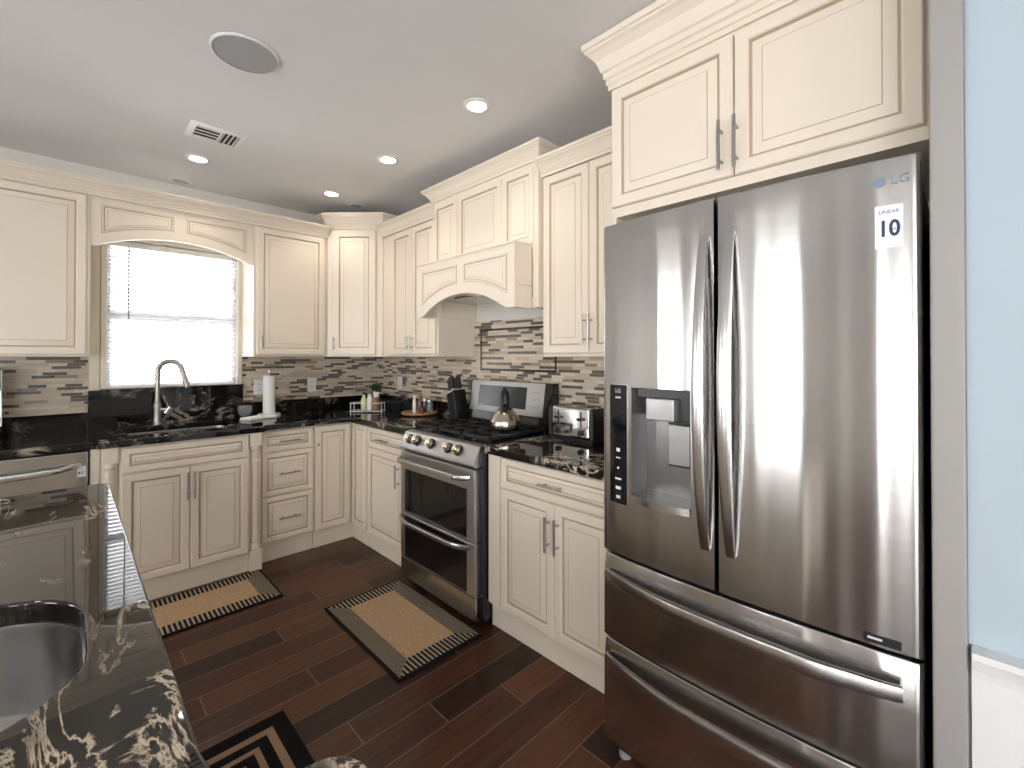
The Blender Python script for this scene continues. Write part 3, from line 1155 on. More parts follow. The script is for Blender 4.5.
mb = MB()
poly = []
for k in range(33):
    x = VW * k / 32
    poly.append((x, arch(x, VW, 0.02, 2.025, 0.09)))
poly += [(VW, UT), (0, UT)]
mb.prism(poly, 'y', 0.0, 0.02)
mb.build('arched_board', M['cream'], va)
for s in (0, 1):
    a, b = (0.045, VW / 2 - 0.035) if s == 0 else (VW / 2 + 0.035, VW - 0.045)
    P = [(a + (b - a) * k / 10, arch(a + (b - a) * k / 10, VW, 0.02, 2.025, 0.09) + 0.062) for k in range(11)]
    P += [(b, 2.272), (a, 2.272)]
    mb = MB()
    relief(mb, P, [(0, 0.0005), (0.003, 0.004), (0.009, 0.004), (0.016, 0.0008), (0.026, 0.0035), (0.028, 0.0035)], [1, 0, 1, 0, 1, 0], 0.0)
    mb.build('panel_moulding', [M['cream'], M['glaze']], va)

# corner wall cabinet, taller and set across the corner
cc = thing('corner_wall_cabinet', 'taller cream wall cabinet set diagonally across the corner', 'cabinet', (0, 0, 0))
A = (1.473, 3.575); B = (1.775, 3.262)
CTP = 2.395
mb = MB()
mb.prism([(1.473, 3.59), A, B, (1.79, 3.262), (WX - 0.001, 3.262), (WX - 0.001, WY - 0.001), (1.473, WY - 0.001)], 'z', UB, CTP)
mb.build('carcass', M['cream'], cc)
ang = math.atan2(B[1] - A[1], B[0] - A[0])
FL = math.hypot(B[0] - A[0], B[1] - A[1])
d = door_mesh(0.045, FL - 0.045, 1.388, 2.372, 0.05).build('door', [M['cream'], M['glaze']], cc)
d.location = (A[0], A[1], 0); d.rotation_euler = (0, 0, ang)
pull(d, 0.066, 1.475, 0.10)
mb = MB()
sweep(mb, [(1.473, WY - 0.01), A, B, (WX - 0.01, 3.262)], CROWN, CTP - 0.012, sz=1.1)
mb.build('crown_moulding', M['cream'], cc, smooth=False)

us = thing('wall_cabinet', 'cream two-door wall cabinet between the corner cabinet and the range hood', 'cabinet', (XU, 3.2605, 0), -PI / 2)
upper_box(us, 0.742, WX - XU - 0.001)
add_door(us, 0.150, 0.430, 1.388, 2.305, 0.408, 1.475, 0.10)
add_door(us, 0.434, 0.725, 1.388, 2.305, 0.456, 1.475, 0.10)
ut = thing('wall_cabinet', 'cream two-door wall cabinet between the range hood and the fridge', 'cabinet', (XU, 1.5745, 0), -PI / 2)
upper_box(ut, 0.606, WX - XU - 0.001)
add_door(ut, 0.012, 0.300, 1.388, 2.305, 0.283, 1.50, 0.145)
add_door(ut, 0.304, 0.594, 1.388, 2.305, 0.321, 1.50, 0.145)

# crown mouldings on the lower runs
mb = MB()
sweep(mb, [(-0.70, YU - 0.012), (1.472, YU - 0.012)], CROWN, UT - 0.004, sz=0.83)
tag(mb.build('crown_moulding', M['cream'], smooth=False), 'cream crown moulding along the wall cabinets and valance of the window wall', 'moulding')
mb = MB()
sweep(mb, [(XU - 0.012, 3.255), (XU - 0.012, 2.5175)], CROWN, UT - 0.004, sz=0.83)
tag(mb.build('crown_moulding', M['cream'], smooth=False), 'short cream crown moulding between the corner cabinet and the range hood', 'moulding')
mb = MB()
sweep(mb, [(XU - 0.012, 1.574), (XU - 0.012, 0.968)], CROWN, UT - 0.004, sz=0.83)
tag(mb.build('crown_moulding', M['cream'], smooth=False), 'cream crown moulding on the cabinet between range hood and fridge', 'moulding')

# ---------------------------------------------------------------- range hood
XH = 1.75
hd = thing('range_hood', 'cream wooden range hood with arched mantel over the range', 'range hood', (XH, 2.516, 0), -PI / 2)
HW = 0.940
HT = 2.40
mb = MB()
dpt = WX - XH - 0.002
mb.box(0, HW, 0, 0.018, 1.945, HT)
mb.box(0, HW, 0.018, dpt, 1.75, HT)
mb.box(0, 0.018, 0.045, dpt, 1.63, 1.7499); mb.box(HW - 0.040, HW, 0.018, dpt, 1.63, 1.7499); mb.box(HW - 0.040, HW, 0.0, 0.0179, 1.63, 1.9449)
mb.build('carcass', M['cream'], hd)
for a, b in ((0.012, 0.255), (0.275, 0.660), (0.680, HW - 0.030)):
    mb = MB()
    relief(mb, rect(a, b, 1.975, 2.375), [(0, 0.0), (0.0, 0.006), (0.004, 0.008), (0.030, 0.008), (0.034, 0.004), (0.038, 0.001), (0.043, 0.001), (0.060, 0.006), (0.063, 0.006)], [0, 0, 0, 1, 1, 0, 0, 1, 0])
    mb.build('panel_moulding', [M['cream'], M['glaze']], hd)
MW = 0.895
mb = MB()
my = -0.13
poly = []
for k in range(41):
    x = MW * k / 40
    poly.append((x, arch(x, MW, 0.065, 1.626, 0.112)))
poly += [(MW, 1.955), (0, 1.955)]
mb.prism(poly, 'y', my, my + 0.022)
mb.box(0, 0.02, my + 0.022, -0.001, 1.626, 1.955); mb.box(MW - 0.02, MW, my + 0.022, -0.001, 1.626, 1.955)
mb.box(0.02, MW - 0.02, my + 0.022, -0.001, 1.935, 1.955)
mb.box(-0.004, MW + 0.004, my - 0.006, -0.001, 1.955, 1.966, bevel=0.002)
mt = mb.build('arched_mantel', M['cream'], hd)
for s in (0, 1):
    a, b = (0.055, MW / 2 - 0.03) if s == 0 else (MW / 2 + 0.03, MW - 0.055)
    P = [(a + (b - a) * k / 10, arch(a + (b - a) * k / 10, MW, 0.04, 1.63, 0.112) + 0.06) for k in range(11)]
    P += [(b, 1.91), (a, 1.91)]
    mb = MB()
    relief(mb, P, [(0, 0.0005), (0.003, 0.004), (0.010, 0.004), (0.016, 0.0008), (0.028, 0.0035), (0.030, 0.0035)], [1, 0, 1, 0, 1, 0], my)
    mb.build('panel_moulding', [M['cream'], M['glaze']], mt)
mb = MB()
mb.box(0.02, HW - 0.042, -0.10, dpt, 1.742, 1.7495)
mb.box(0.25, 0.68, -0.02, 0.24, 1.732, 1.7419)
o = mb.build('liner', M['steel_plain'], hd); o['label'] = 'satin steel hood liner'
mb = MB()
sweep(mb, [(-0.003, dpt), (-0.003, -0.002), (HW + 0.003, -0.002), (HW + 0.003, dpt)], CROWN, HT - 0.002, sz=0.78)
mb.build('crown_moulding', M['cream'], hd, smooth=False)

# ---------------------------------------------------------------- cabinet over the fridge
fc = thing('fridge_cabinet', 'cream two-door cabinet over the refrigerator with tall stepped crown to the ceiling', 'cabinet', (1.50, 0.966, 0), -PI / 2)
FW = 0.905
mb = MB(); mb.box(0, FW, 0, WX - 1.501, 1.905, 2.565); mb.build('carcass', M['cream'], fc)
mb = MB(); mb.box(0.0, 0.018, 0.0, WX - 1.501, 0.0, 1.9045); mb.build('side_panel', M['cream'], fc)
add_door(fc, 0.008, 0.450, 1.940, 2.385, 0.418, 2.035, 0.155, stile=0.038)
add_door(fc, 0.455, 0.893, 1.940, 2.385, 0.464, 2.035, 0.155, stile=0.038)
mb = MB()
BIG = [(0.0, 0.0), (0.010, 0.0), (0.010, 0.018), (0.016, 0.022), (0.016, 0.040), (0.024, 0.046), (0.024, 0.066), (0.032, 0.072), (0.036, 0.088), (0.046, 0.112),
       (0.064, 0.134), (0.076, 0.142), (0.076, 0.150), (0.084, 0.154), (0.084, 0.176), (0.0, 0.176)]
sweep(mb, [(-0.001, WX - 1.502), (-0.001, -0.001), (FW, -0.001)], BIG, 2.400)
mb.build('crown_moulding', M['cream'], fc, smooth=False)
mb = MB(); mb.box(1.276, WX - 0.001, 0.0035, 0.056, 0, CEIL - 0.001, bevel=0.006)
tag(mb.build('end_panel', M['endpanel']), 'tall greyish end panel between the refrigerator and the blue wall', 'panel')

# ================================================================== REFRIGERATOR
fr = thing('refrigerator', 'stainless steel french-door refrigerator with two bottom drawers', 'refrigerator', (1.318, 0.888, 0), -PI / 2)
RW = 0.818


def fx(lx):
    t = (lx - RW / 2) / (RW / 2)
    y = -0.024 * (1 - t * t) + 0.00035 * math.sin(lx * 47 + 0.6) + 0.00025 * math.sin(lx * 83)
    for e in (lx, RW - lx):
        if e < 0.010:
            y += 0.010 - math.sqrt(max(0, 0.010 ** 2 - (0.010 - e) ** 2))
    return y


def fridge_front(x0, x1, z0, z1, hole=None, ztilt=0.0, edge=0.006):
    """bowed door skin with closed sides; hole = (x0,x1,z0,z1) left open"""
    mb = MB()
    xs = [x0]
    inner = [x0 + 0.002, x0 + 0.005, x0 + 0.010, x0 + 0.016] + [x0 + 0.016 + (x1 - x0 - 0.032) * k / 60 for k in range(1, 60)] + [x1 - 0.016, x1 - 0.010, x1 - 0.005, x1 - 0.002, x1]
    xs += inner
    zs = [z0, z0 + edge, z0 + (z1 - z0) * 0.3, z0 + (z1 - z0) * 0.6, z1 - 0.075, z1 - edge, z1]
    if hole:
        xs = sorted([x for x in xs if not (hole[0] - 0.006 < x < hole[0] + 0.006 or hole[1] - 0.006 < x < hole[1] + 0.006)] + [hole[0], hole[1]])
        zs = sorted([z for z in zs if not (abs(z - hole[2]) < 0.01 or abs(z - hole[3]) < 0.01)] + [hole[2], hole[3]])
    def Y(x, z):
        y = fx(x)
        for e in (z - z0, z1 - z):
            if e < edge * 0.5: y += 0.006
        for e in (x - x0, x1 - x):
            if e < 0.004 and x0 > 0.001 and x1 < RW - 0.001: pass
        if (x - x0 < 0.001 and x0 > 0.01) or (x1 - x < 0.001 and x1 < RW - 0.01): y += 0.005
        if ztilt and z > z1 - 0.07: y += ztilt * (z - (z1 - 0.075)) / 0.075
        return y
    g = [[mb.bm.verts.new((x, Y(x, z), z)) for z in zs] for x in xs]
    nx, nz = len(xs), len(zs)
    for i in range(nx - 1):
        for j in range(nz - 1):
            if hole and hole[0] - 1e-6 <= xs[i] and xs[i + 1] <= hole[1] + 1e-6 and hole[2] - 1e-6 <= zs[j] and zs[j + 1] <= hole[3] + 1e-6: continue
            mb.bm.faces.new((g[i][j], g[i + 1][j], g[i + 1][j + 1], g[i][j + 1]))
    back = 0.062
    loop = [g[i][0] for i in range(nx)] + [g[-1][j] for j in range(1, nz)] + [g[i][-1] for i in range(nx - 2, -1, -1)] + [g[0][j] for j in range(nz - 2, 0, -1)]
    bk = [mb.bm.verts.new((v.co.x, back, v.co.z)) for v in loop]
    n = len(loop)
    for k in range(n):
        l = (k + 1) % n
        mb.bm.faces.new((loop[l], loop[k], bk[k], bk[l]))
    if not hole: mb.bm.faces.new(bk)
    return mb


mb = MB(); mb.box(0.006, RW - 0.006, 0.070, 0.74, 0.03, 1.790, bevel=0.004); mb.build('cabinet_body', M['steel_dark'], fr)
mb = MB(); mb.box(0.02, RW - 0.02, 0.03, 0.069, 0.035, 0.075); mb.build('grille', M['black'], fr)
for x in (0.05, RW - 0.05):
    mb = MB(); mb.cyl((x, 0.06, 0.0), (x, 0.06, 0.034), 0.022, 14); mb.build('foot', M['grey_plastic'], fr)
for a in (0.01, RW - 0.07):
    mb = MB(); mb.box(a, a + 0.06, 0.03, 0.10, 1.791, 1.806, bevel=0.004); mb.build('hinge_cover', M['grey_plastic'], fr)
HOLE = (0.117, 0.317, 0.905, 1.272)
ld = fridge_front(0.0, 0.387, 0.712, 1.820, HOLE).build('door', M['steel'], fr, angle=50)
rd = fridge_front(0.395, RW, 0.712, 1.820).build('door', M['steel'], fr, angle=50)
d1 = fridge_front(0.0, RW, 0.422, 0.702, ztilt=0.012).build('drawer', M['steel'], fr, angle=50)
d2 = fridge_front(0.0, RW, 0.075, 0.412, ztilt=0.012).build('drawer', M['steel'], fr, angle=50)


def vhandle(parent, x):
    mb = MB()
    pts, w, t = [], [], []
    for k in range(29):
        s = k / 28
        b = math.sin(PI * s)
        pts.append((x, fx(x) - 0.006 - 0.048 * b ** 0.75, 0.828 + s * 0.885))
        w.append(0.026 + 0.008 * b); t.append(0.012 + 0.012 * b)
    mb.bar(pts, w, t, (1, 0, 0))
    mb.build('handle', M['steel_plain'], parent)


vhandle(ld, 0.362); vhandle(rd, 0.431)


def hhandle(parent, z0):
    mb = MB()
    pts, w, t = [], [], []
    for k in range(41):
        s = k / 40
        x = 0.018 + s * (RW - 0.052)
        b = min(1.0, math.sin(PI * s * 0.9) * 1.25)
        pts.append((x, fx(x) - 0.007 - 0.045 * b ** 0.7, z0 - 0.004 * b))
        w.append(0.020 + 0.022 * b ** 0.5); t.append(0.012 + 0.011 * b)
    mb.bar(pts, w, t, (0, 0, 1))
    mb.build('handle', M['steel_plain'], parent)


hhandle(d1, 0.645); hhandle(d2, 0.362)

# dispenser
mb = MB()
hx0, hx1, hz0, hz1 = HOLE
dep = 0.085
def ys(x): return fx(x)
mb.add([(hx0, ys(hx0), hz0), (hx1, ys(hx1), hz0), (hx1, ys(hx1), hz1), (hx0, ys(hx0), hz1),
        (hx0 + 0.012, dep, hz0 + 0.02), (hx1 - 0.012, dep, hz0 + 0.02), (hx1 - 0.012, dep, hz1 - 0.01), (hx0 + 0.012, dep, hz1 - 0.01)],
       [(0, 1, 5, 4), (1, 2, 6, 5), (2, 3, 7, 6), (3, 0, 4, 7), (4, 5, 6, 7)])
ds = mb.build('dispenser_niche', M['niche'], ld, smooth=False)
mb = MB()
b_ = []
for k in range(13):
    x = hx0 + 0.002 + (hx1 - hx0 - 0.004) * k / 12
    b_.append((x, fx(x) - 0.006 - 0.022 * math.sin(PI * k / 12)))
poly = b_ + [(hx1 - 0.014, 0.08), (hx0 + 0.014, 0.08)]
mb.prism(poly, 'z', hz0 + 0.001, hz0 + 0.022)
mb.build('drip_tray', M['steel_plain'], ds)
mb = MB(); mb.box(hx0 + 0.050, hx0 + 0.145, -0.012, 0.08, 1.172, 1.242, bevel=0.006)
mb.build('spout_housing', M['silver_plastic'], ds)
mb = MB(); mb.box(hx0 + 0.01, hx1 - 0.01, 0.010, 0.084, 1.243, hz1 - 0.004)
mb.box(hx0 + 0.150, hx1 - 0.012, 0.02, 0.084, 1.175, 1.2425)
mb.build('dispenser_cover', M['niche_dark'], ds)
mb = MB(); mb.box(hx0 + 0.108, hx0 + 0.176, 0.024, 0.036, 1.035, 1.160, bevel=0.004)
mb.build('paddle', M['silver_plastic'], ds)
mb = MB(); mb.box(hx0 + 0.104, hx0 + 0.184, 0.037, 0.06, 1.028, 1.171); mb.build('paddle_mount', M['black'], ds)


def skin_patch(x0, x1, z0, z1, off, seg=6):
    mb = MB()
    xs = [x0 + (x1 - x0) * k / seg for k in range(seg + 1)]
    f = [[mb.bm.verts.new((x, fx(x) - off, z)) for z in (z0, z1)] for x in xs]
    b = [[mb.bm.verts.new((x, fx(x) - 0.0002, z)) for z in (z0, z1)] for x in xs]
    for i in range(seg):
        mb.bm.faces.new((f[i][0], f[i + 1][0], f[i + 1][1], f[i][1]))
        mb.bm.faces.new((b[i][0], b[i + 1][0], f[i + 1][0], f[i][0]))
        mb.bm.faces.new((f[i][1], f[i + 1][1], b[i + 1][1], b[i][1]))
    mb.bm.faces.new((b[0][0], f[0][0], f[0][1], b[0][1])); mb.bm.faces.new((f[-1][0], b[-1][0], b[-1][1], f[-1][1]))
    return mb


def text_on(name, parent, body, x, z, size, mat, off, surface=fx, bold=0.0, sx=1.0, align='CENTER'):
    cu = bpy.data.curves.new('txt', 'FONT')
    cu.body = body
    cu.size = size
    cu.align_x = align
    cu.align_y = 'CENTER'
    cu.offset = bold
    to = bpy.data.objects.new('txt', cu)
    COL.objects.link(to)
    dg = bpy.context.evaluated_depsgraph_get()
    me = bpy.data.meshes.new_from_object(to.evaluated_get(dg))
    bpy.data.objects.remove(to)
    for v in me.vertices:
        X, Z = x + v.co.x * sx, z + v.co.y
        v.co = (X, surface(X) - off, Z)
    me.materials.clear()
    me.materials.append(mat)
    me.name = name
    o = bpy.data.objects.new(name, me)
    COL.objects.link(o)
    o.parent = parent
    return o


o = skin_patch(0.028, 0.104, 0.880, 1.282, 0.0008).build('control_bezel', M['steel_plain'], ld)
cp = skin_patch(0.032, 0.100, 0.884, 1.278, 0.0016).build('control_panel', M['black_glass'], ld)
text_on('print', cp, 'LG', 0.066, 1.258, 0.018, M['white_ink'], 0.0019)
for z, w, h in ((1.236, 0.022, 0.005), (1.062, 0.014, 0.012), (1.036, 0.018, 0.004), (1.002, 0.008, 0.006), (0.966, 0.024, 0.006), (0.936, 0.020, 0.010), (0.906, 0.016, 0.010)):
    skin_patch(0.066 - w / 2, 0.066 + w / 2, z - h / 2, z + h / 2, 0.0019, 2).build('icon', M['white_ink'], cp)
st = skin_patch(0.739, 0.788, 1.616, 1.712, 0.0008).build('sticker', M['sticker'], rd)
st['label'] = 'white sticker with a large blue number 10'
text_on('print', st, '10', 0.7635, 1.658, 0.050, M['navy'], 0.0012, bold=0.0012, sx=0.78)
text_on('print', st, 'LINEAR', 0.7635, 1.697, 0.0115, M['navy'], 0.0012, sx=0.95)
text_on('print', st, 'YEAR', 0.773, 1.657, 0.0065, M['navy'], 0.0012)
# maker's mark: a round badge and two letters
mb = MB()
ring = [(0.748 + 0.011 * math.cos(2 * PI * k / 24), 1.767 + 0.011 * math.sin(2 * PI * k / 24)) for k in range(24)]
f1 = [mb.bm.verts.new((p[0], fx(p[0]) - 0.0012, p[1])) for p in ring]
mb.bm.faces.new(f1)
mb.build('badge', M['grey_ink'], rd)
text_on('print', rd, 'LG', 0.783, 1.767, 0.028, M['grey_ink'], 0.0012)
lb = skin_patch(0.715, 0.781, 0.722, 0.742, 0.0009).build('label', M['black'], rd)
skin_patch(0.722, 0.748, 0.730, 0.735, 0.0012, 3).build('print', M['white_ink'], lb)

# ================================================================== RANGE
rg = thing('gas_range', 'stainless gas range with double oven and black cooktop', 'range', (1.478, 2.468, 0), -PI / 2)
GW = 0.738
GF = 0.712
mb = MB(); mb.box(0.002, GW - 0.002, 0.030, 0.620, 0.03, 0.895); mb.build('body', M['enamel'], rg)
for x in (0.05, GW - 0.05):
    for y in (0.08, 0.56):
        mb = MB(); mb.cyl((x, y, 0), (x, y, 0.03), 0.018, 12); mb.build('foot', M['black'], rg)
# control panel: sloped front
mb = MB()
mb.prism([(0.0, 0.803), (-0.012, 0.812), (-0.014, 0.826), (0.028, 0.910), (0.050, 0.917), (0.075, 0.917), (0.075, 0.803)], 'x', 0.0, GF, bevel=0.003)
cp = mb.build('control_panel', M['steel_range'], rg)
sl = Vector((0.042, 0.072)).normalized()
nrm = Vector((0, -sl[1], sl[0]))
for lx in (0.085, 0.165, 0.308, 0.472, 0.558):
    base = Vector((lx, 0.007, 0.874)) + nrm * 0.0005
    kb = MB()
    kb.cyl(base, base + nrm * 0.010, 0.030, 24, 0, 0.028)
    kb = kb.build('knob', M['black'], cp)
    kk = MB(); kk.cyl(base + nrm * 0.0105, base + nrm * 0.030, 0.024, 24, 0, 0.021)
    kk.cyl(base + nrm * 0.028 + Vector((0, 0, 0)), base + nrm * 0.036, 0.019, 24, 0, 0.014)
    kk.build('knob_cap', M['gold'], kb)


def oven_door(z0, z1, gz0, gz1, hz, bow, gx0=0.045, gx1=GF - 0.066):
    mb = MB()
    # frame with window opening
    L = [rect(0.003, GF - 0.003, z0, z1)]
    ply = L[0]
    lo = [[(p[0], 0.029, p[1]) for p in ply], [(p[0], -0.002, p[1]) for p in ply]]
    q = offset_poly(ply, 0.004)
    lo.append([(p[0], -0.006, p[1]) for p in q])
    g = rect(gx0, gx1, gz0, gz1)
    lo.append([(p[0], -0.006, p[1]) for p in g])
    lo.append([(p[0], -0.001, p[1]) for p in g])
    mb.rings(lo, [0] * 5, cap=False)
    d = mb.build('oven_door', M['steel_range'], rg)
    mb = MB(); mb.box(gx0 - 0.004, gx1 + 0.004, -0.002, 0.004, gz0 - 0.004, gz1 + 0.004); mb.build('window', M['black_glass'], d)
    mb = MB()
    pts, w, t = [], [], []
    for k in range(33):
        s = k / 32
        x = 0.012 + s * (GF - 0.052)
        b = min(1.0, math.sin(PI * s) * bow)
        pts.append((x, -0.010 - 0.048 * b ** 0.6, hz))
        w.append(0.026); t.append(0.014 + 0.008 * b)
    mb.bar(pts, w, t, (0, 0, 1))
    mb.build('handle', M['steel_plain'], d)
    return d


oven_door(0.425, 0.794, 0.436, 0.690, 0.752, 4.0)
oven_door(0.150, 0.418, 0.158, 0.405, 0.396, 1.6)
mb = MB(); mb.box(0.003, GF - 0.003, -0.004, 0.029, 0.028, 0.146, bevel=0.004); mb.build('bottom_panel', M['steel'], rg)
# cooktop and grates
mb = MB(); mb.box(0.002, GW - 0.002, 0.076, 0.60, 0.896, 0.915, bevel=0.004); mb.build('cooktop', M['enamel'], rg)
BUR = [(0.15, 0.19), (0.15, 0.43), (0.369, 0.31), (0.59, 0.19), (0.59, 0.43)]
for (x, y) in BUR:
    mb = MB(); mb.lathe([(0.050, 0.9155), (0.050, 0.922), (0.036, 0.926), (0.036, 0.932), (0.030, 0.936), (0.0, 0.937)], (x, y, 0), 24)
    mb.build('burner', M['iron'], rg)
for gi, (a, b) in enumerate(((0.015, 0.255), (0.262, 0.476), (0.483, 0.723))):
    mb = MB()
    y0, y1 = 0.085, 0.530
    zt = 0.952
    for x in (a, b - 0.012): mb.box(x, x + 0.012, y0, y1, zt - 0.014, zt)
    for y in (y0, (y0 + y1) / 2 - 0.006, y1 - 0.012): mb.box(a, b, y, y + 0.012, zt - 0.014, zt)
    mx = (a + b) / 2
    mb.box(mx - 0.005, mx + 0.005, y0, y1, zt - 0.014, zt)
    for yy in ((y0 * 3 + y1) / 4, (y0 + 3 * y1) / 4): mb.box(a, b, yy - 0.005, yy + 0.005, zt - 0.014, zt)
    for x in (a + 0.002, b - 0.014):
        for y in (y0 + 0.002, y1 - 0.014): mb.box(x, x + 0.012, y, y + 0.012, 0.9155, zt - 0.013)
    mb.build('grate', M['iron'], rg)
# back guard
mb = MB()
mb.prism([(0.520, 0.955), (0.535, 1.005), (0.565, 1.212), (0.618, 1.212), (0.618, 0.90), (0.585, 0.916), (0.555, 0.93)], 'x', 0.0, GW + 0.006)
bg = mb.build('back_guard', M['enamel'], rg)
mb = MB()
mb.prism([(0.5335, 1.008), (0.5315, 1.010), (0.560, 1.208), (0.564, 1.2105)], 'x', 0.010, GW - 0.050)
fp = mb.build('fascia', M['steel_range'], bg)
def bgp(x, z, off=0.0):
    t = (z - 1.010) / (1.208 - 1.010)
    return (x, 0.5315 + t * 0.0285 - off, z)
mb = MB()
def patch(mb, x0, x1, z0, z1, off):
    A = [bgp(x0, z0, off), bgp(x1, z0, off), bgp(x1, z1, off), bgp(x0, z1, off)]
    Bk = [bgp(x0, z0, 0.0002), bgp(x1, z0, 0.0002), bgp(x1, z1, 0.0002), bgp(x0, z1, 0.0002)]
    mb.rings([Bk, A], [0, 0])
patch(mb, 0.095, 0.545, 1.045, 1.180, 0.0015)
mb.build('display', M['display'], fp)
for r_ in range(3):
    for c_ in range(3):
        mb = MB(); patch(mb, 0.590 + c_ * 0.026, 0.604 + c_ * 0.026, 1.060 + r_ * 0.045, 1.068 + r_ * 0.045, 0.001)
        mb.build('key', M['grey_plastic'], fp)

# ================================================================== CEILING FITTINGS


def recessed(x, y, label, r=0.046, on=True, power=6.0):
    t = thing('recessed_light', label, 'ceiling light', (x, y, CEIL), 0)
    mb = MB(); mb.lathe([(r, -0.0005), (r + 0.020, -0.0005), (r + 0.020, -0.004), (r + 0.004, -0.008), (r, -0.006)], (0, 0, 0), 36, cap=False)
    mb.build('trim_ring', M['white_plastic'], t)
    mb = MB(); mb.lathe([(0.0, -0.0008), (r, -0.0008), (r, -0.004), (0.0, -0.0045)], (0, 0, 0), 36, cap=False)
    mb.build('lens', M['lamp'] if on else M['lamp_off'], t)
    if on:
        d = bpy.data.lights.new('lamp_glow', 'SPOT')
        d.energy = power
        d.spot_size = math.radians(115)
        d.spot_blend = 0.7
        d.shadow_soft_size = 0.05
        d.color = (1.0, 0.90, 0.76)
        lo = bpy.data.objects.new('lamp_glow', d)
        COL.objects.link(lo)
        lo.parent = t
        lo.location = (0, 0, -0.05)
    return t


recessed(1.400, 1.657, 'lit recessed ceiling light nearest the refrigerator')
recessed(1.397, 2.495, 'lit recessed ceiling light in front of the range hood')
recessed(1.392, 3.311, 'lit recessed ceiling light in front of the corner cabinet')
recessed(0.566, 3.297, 'lit recessed ceiling light beside the air vent')
recessed(0.552, 3.800, 'unlit recessed light above the window valance', on=False)
recessed(1.645, 3.434, 'small pale recessed light over the corner cabinet', r=0.045, on=False)

for i, (x, y) in enumerate(((-1.2, 1.7), (-1.2, -0.6), (-2.5, -1.8), (-2.5, 0.6))):  # unseen lamps added to brighten the room with warm fill
    recessed(x, y, 'added unseen fill lamp in the ceiling behind the camera, %s' % ('over the island', 'in the middle of the room', 'by the far window', 'by the left wall')[i], power=12.0)

sp = thing('ceiling_speaker', 'round grey speaker flush in the ceiling', 'speaker', (0.503, 2.020, CEIL))
mb = MB(); mb.lathe([(0.114, -0.0005), (0.122, -0.0005), (0.122, -0.003), (0.119, -0.006), (0.114, -0.008)], (0, 0, 0), 56, cap=False); mb.build('rim', M['white_plastic'], sp)
mb = MB(); mb.lathe([(0.0, -0.0005), (0.1138, -0.0005), (0.1138, -0.005), (0.0, -0.007)], (0, 0, 0), 56, cap=False); mb.build('grille', M['grille'], sp)

vt = thing('air_vent', 'white rectangular air vent in the ceiling', 'vent', (0.577, 2.878, CEIL))
mb = MB()
a, b = 0.130, 0.108
lo = [[(sx * (a - i), sy * (b - i), -h) for sx, sy in ((-1, -1), (1, -1), (1, 1), (-1, 1))] for i, h in ((0, 0.0005), (0.0, 0.003), (0.020, 0.010), (0.030, 0.010), (0.030, 0.002))]
fs = mb.rings(lo, [0] * 5, cap=False); bmesh.ops.recalc_face_normals(mb.bm, faces=fs)
mb.build('frame', M['white_plastic'], vt)
mb = MB(); mb.box(-0.099, 0.099, -0.077, 0.077, -0.003, -0.001); mb.build('duct', M['dark'], vt)
mb = MB()
for k in range(4):
    y = -0.058 + k * 0.040
    mb.prism([(y - 0.014, -0.010), (y + 0.014, -0.004), (y + 0.014, -0.0032), (y - 0.014, -0.0085)], 'x', -0.098, 0.012)
for k in range(4):
    x = 0.026 + k * 0.022
    mb.prism([(x - 0.008, -0.010), (x + 0.004, -0.004), (x + 0.004, -0.0032), (x - 0.008, -0.0085)], 'y', -0.076, 0.076)
mb.box(0.010, 0.016, -0.076, 0.076, -0.010, -0.003)
mb.build('louvre', M['white_plastic'], vt)

# ================================================================== BLINDS
bd = thing('window_blind', 'white horizontal slat blind lowered in the sink window', 'blind', (0.555, WY + 0.03, 0))
mb = MB()
n = 36
for k in range(n):
    z = 1.190 + k * 0.0254
    ta = math.radians(34)
    c, s = math.cos(ta) * 0.0125, math.sin(ta) * 0.0125
    mb.prism([(-c, z + s), (0, z + 0.0018), (c, z - s), (c, z - s + 0.0006), (0, z + 0.0024), (-c, z + s + 0.0006)], 'x', -0.366, 0.366)
mb.build('slats', M['slat'], bd)
mb = MB(); mb.box(-0.360, 0.360, -0.018, 0.018, 2.098, 2.136, bevel=0.003); mb.build('head_rail', M['white_plastic'], bd)
mb = MB(); mb.box(-0.352, 0.352, -0.013, 0.013, 1.1665, 1.180, bevel=0.003); mb.build('bottom_rail', M['white_plastic'], bd)
mb = MB(); mb.cyl((-0.262, -0.022, 2.10), (-0.262, -0.022, 1.62), 0.004, 8); o = mb.build('wand', M['grey_plastic'], bd); o['label'] = 'thin grey tilt wand'
mb = MB()
mb.cyl((0.225, -0.020, 2.10), (0.225, -0.020, 1.93), 0.0012, 6); mb.cyl((0.225, -0.020, 1.90), (0.225, -0.020, 1.93), 0.005, 8, 0, 0.003)
mb.build('pull_cord', M['grey_plastic'], bd)
mb = MB()
for x in (-0.25, 0.25):
    mb.box(x - 0.001, x + 0.001, -0.0135, -0.0125, 1.18, 2.10)
mb.build('ladder_cord', M['white_plastic'], bd)

# ================================================================== RUGS


def rug(name, x0, x1, y0, y1, mat, label):
    w, l = x1 - x0, y1 - y0
    mb = MB(); mb.box(-w / 2, w / 2, -l / 2, l / 2, 0.0005, 0.010, bevel=0.004)
    o = mb.build(name, mat)
    o.location = ((x0 + x1) / 2, (y0 + y1) / 2, 0)
    return tag(o, label, 'rug')


rug('jute_rug', 0.105, 0.893, 2.765, 3.205, rug_material('jute_rug_sink', 0.788, 0.44), 'tan jute rug with black striped border in front of the sink cabinet')
rug('jute_rug', 1.000, 1.462, 1.690, 2.462, rug_material('jute_rug_range', 0.462, 0.772), 'tan jute rug with grey and black border in front of the range')
rug('black_rug', 0.115, 0.603, 1.08, 1.867, key_rug_material(0.488, 0.787), 'black rug with tan rectangular bands beside the island')

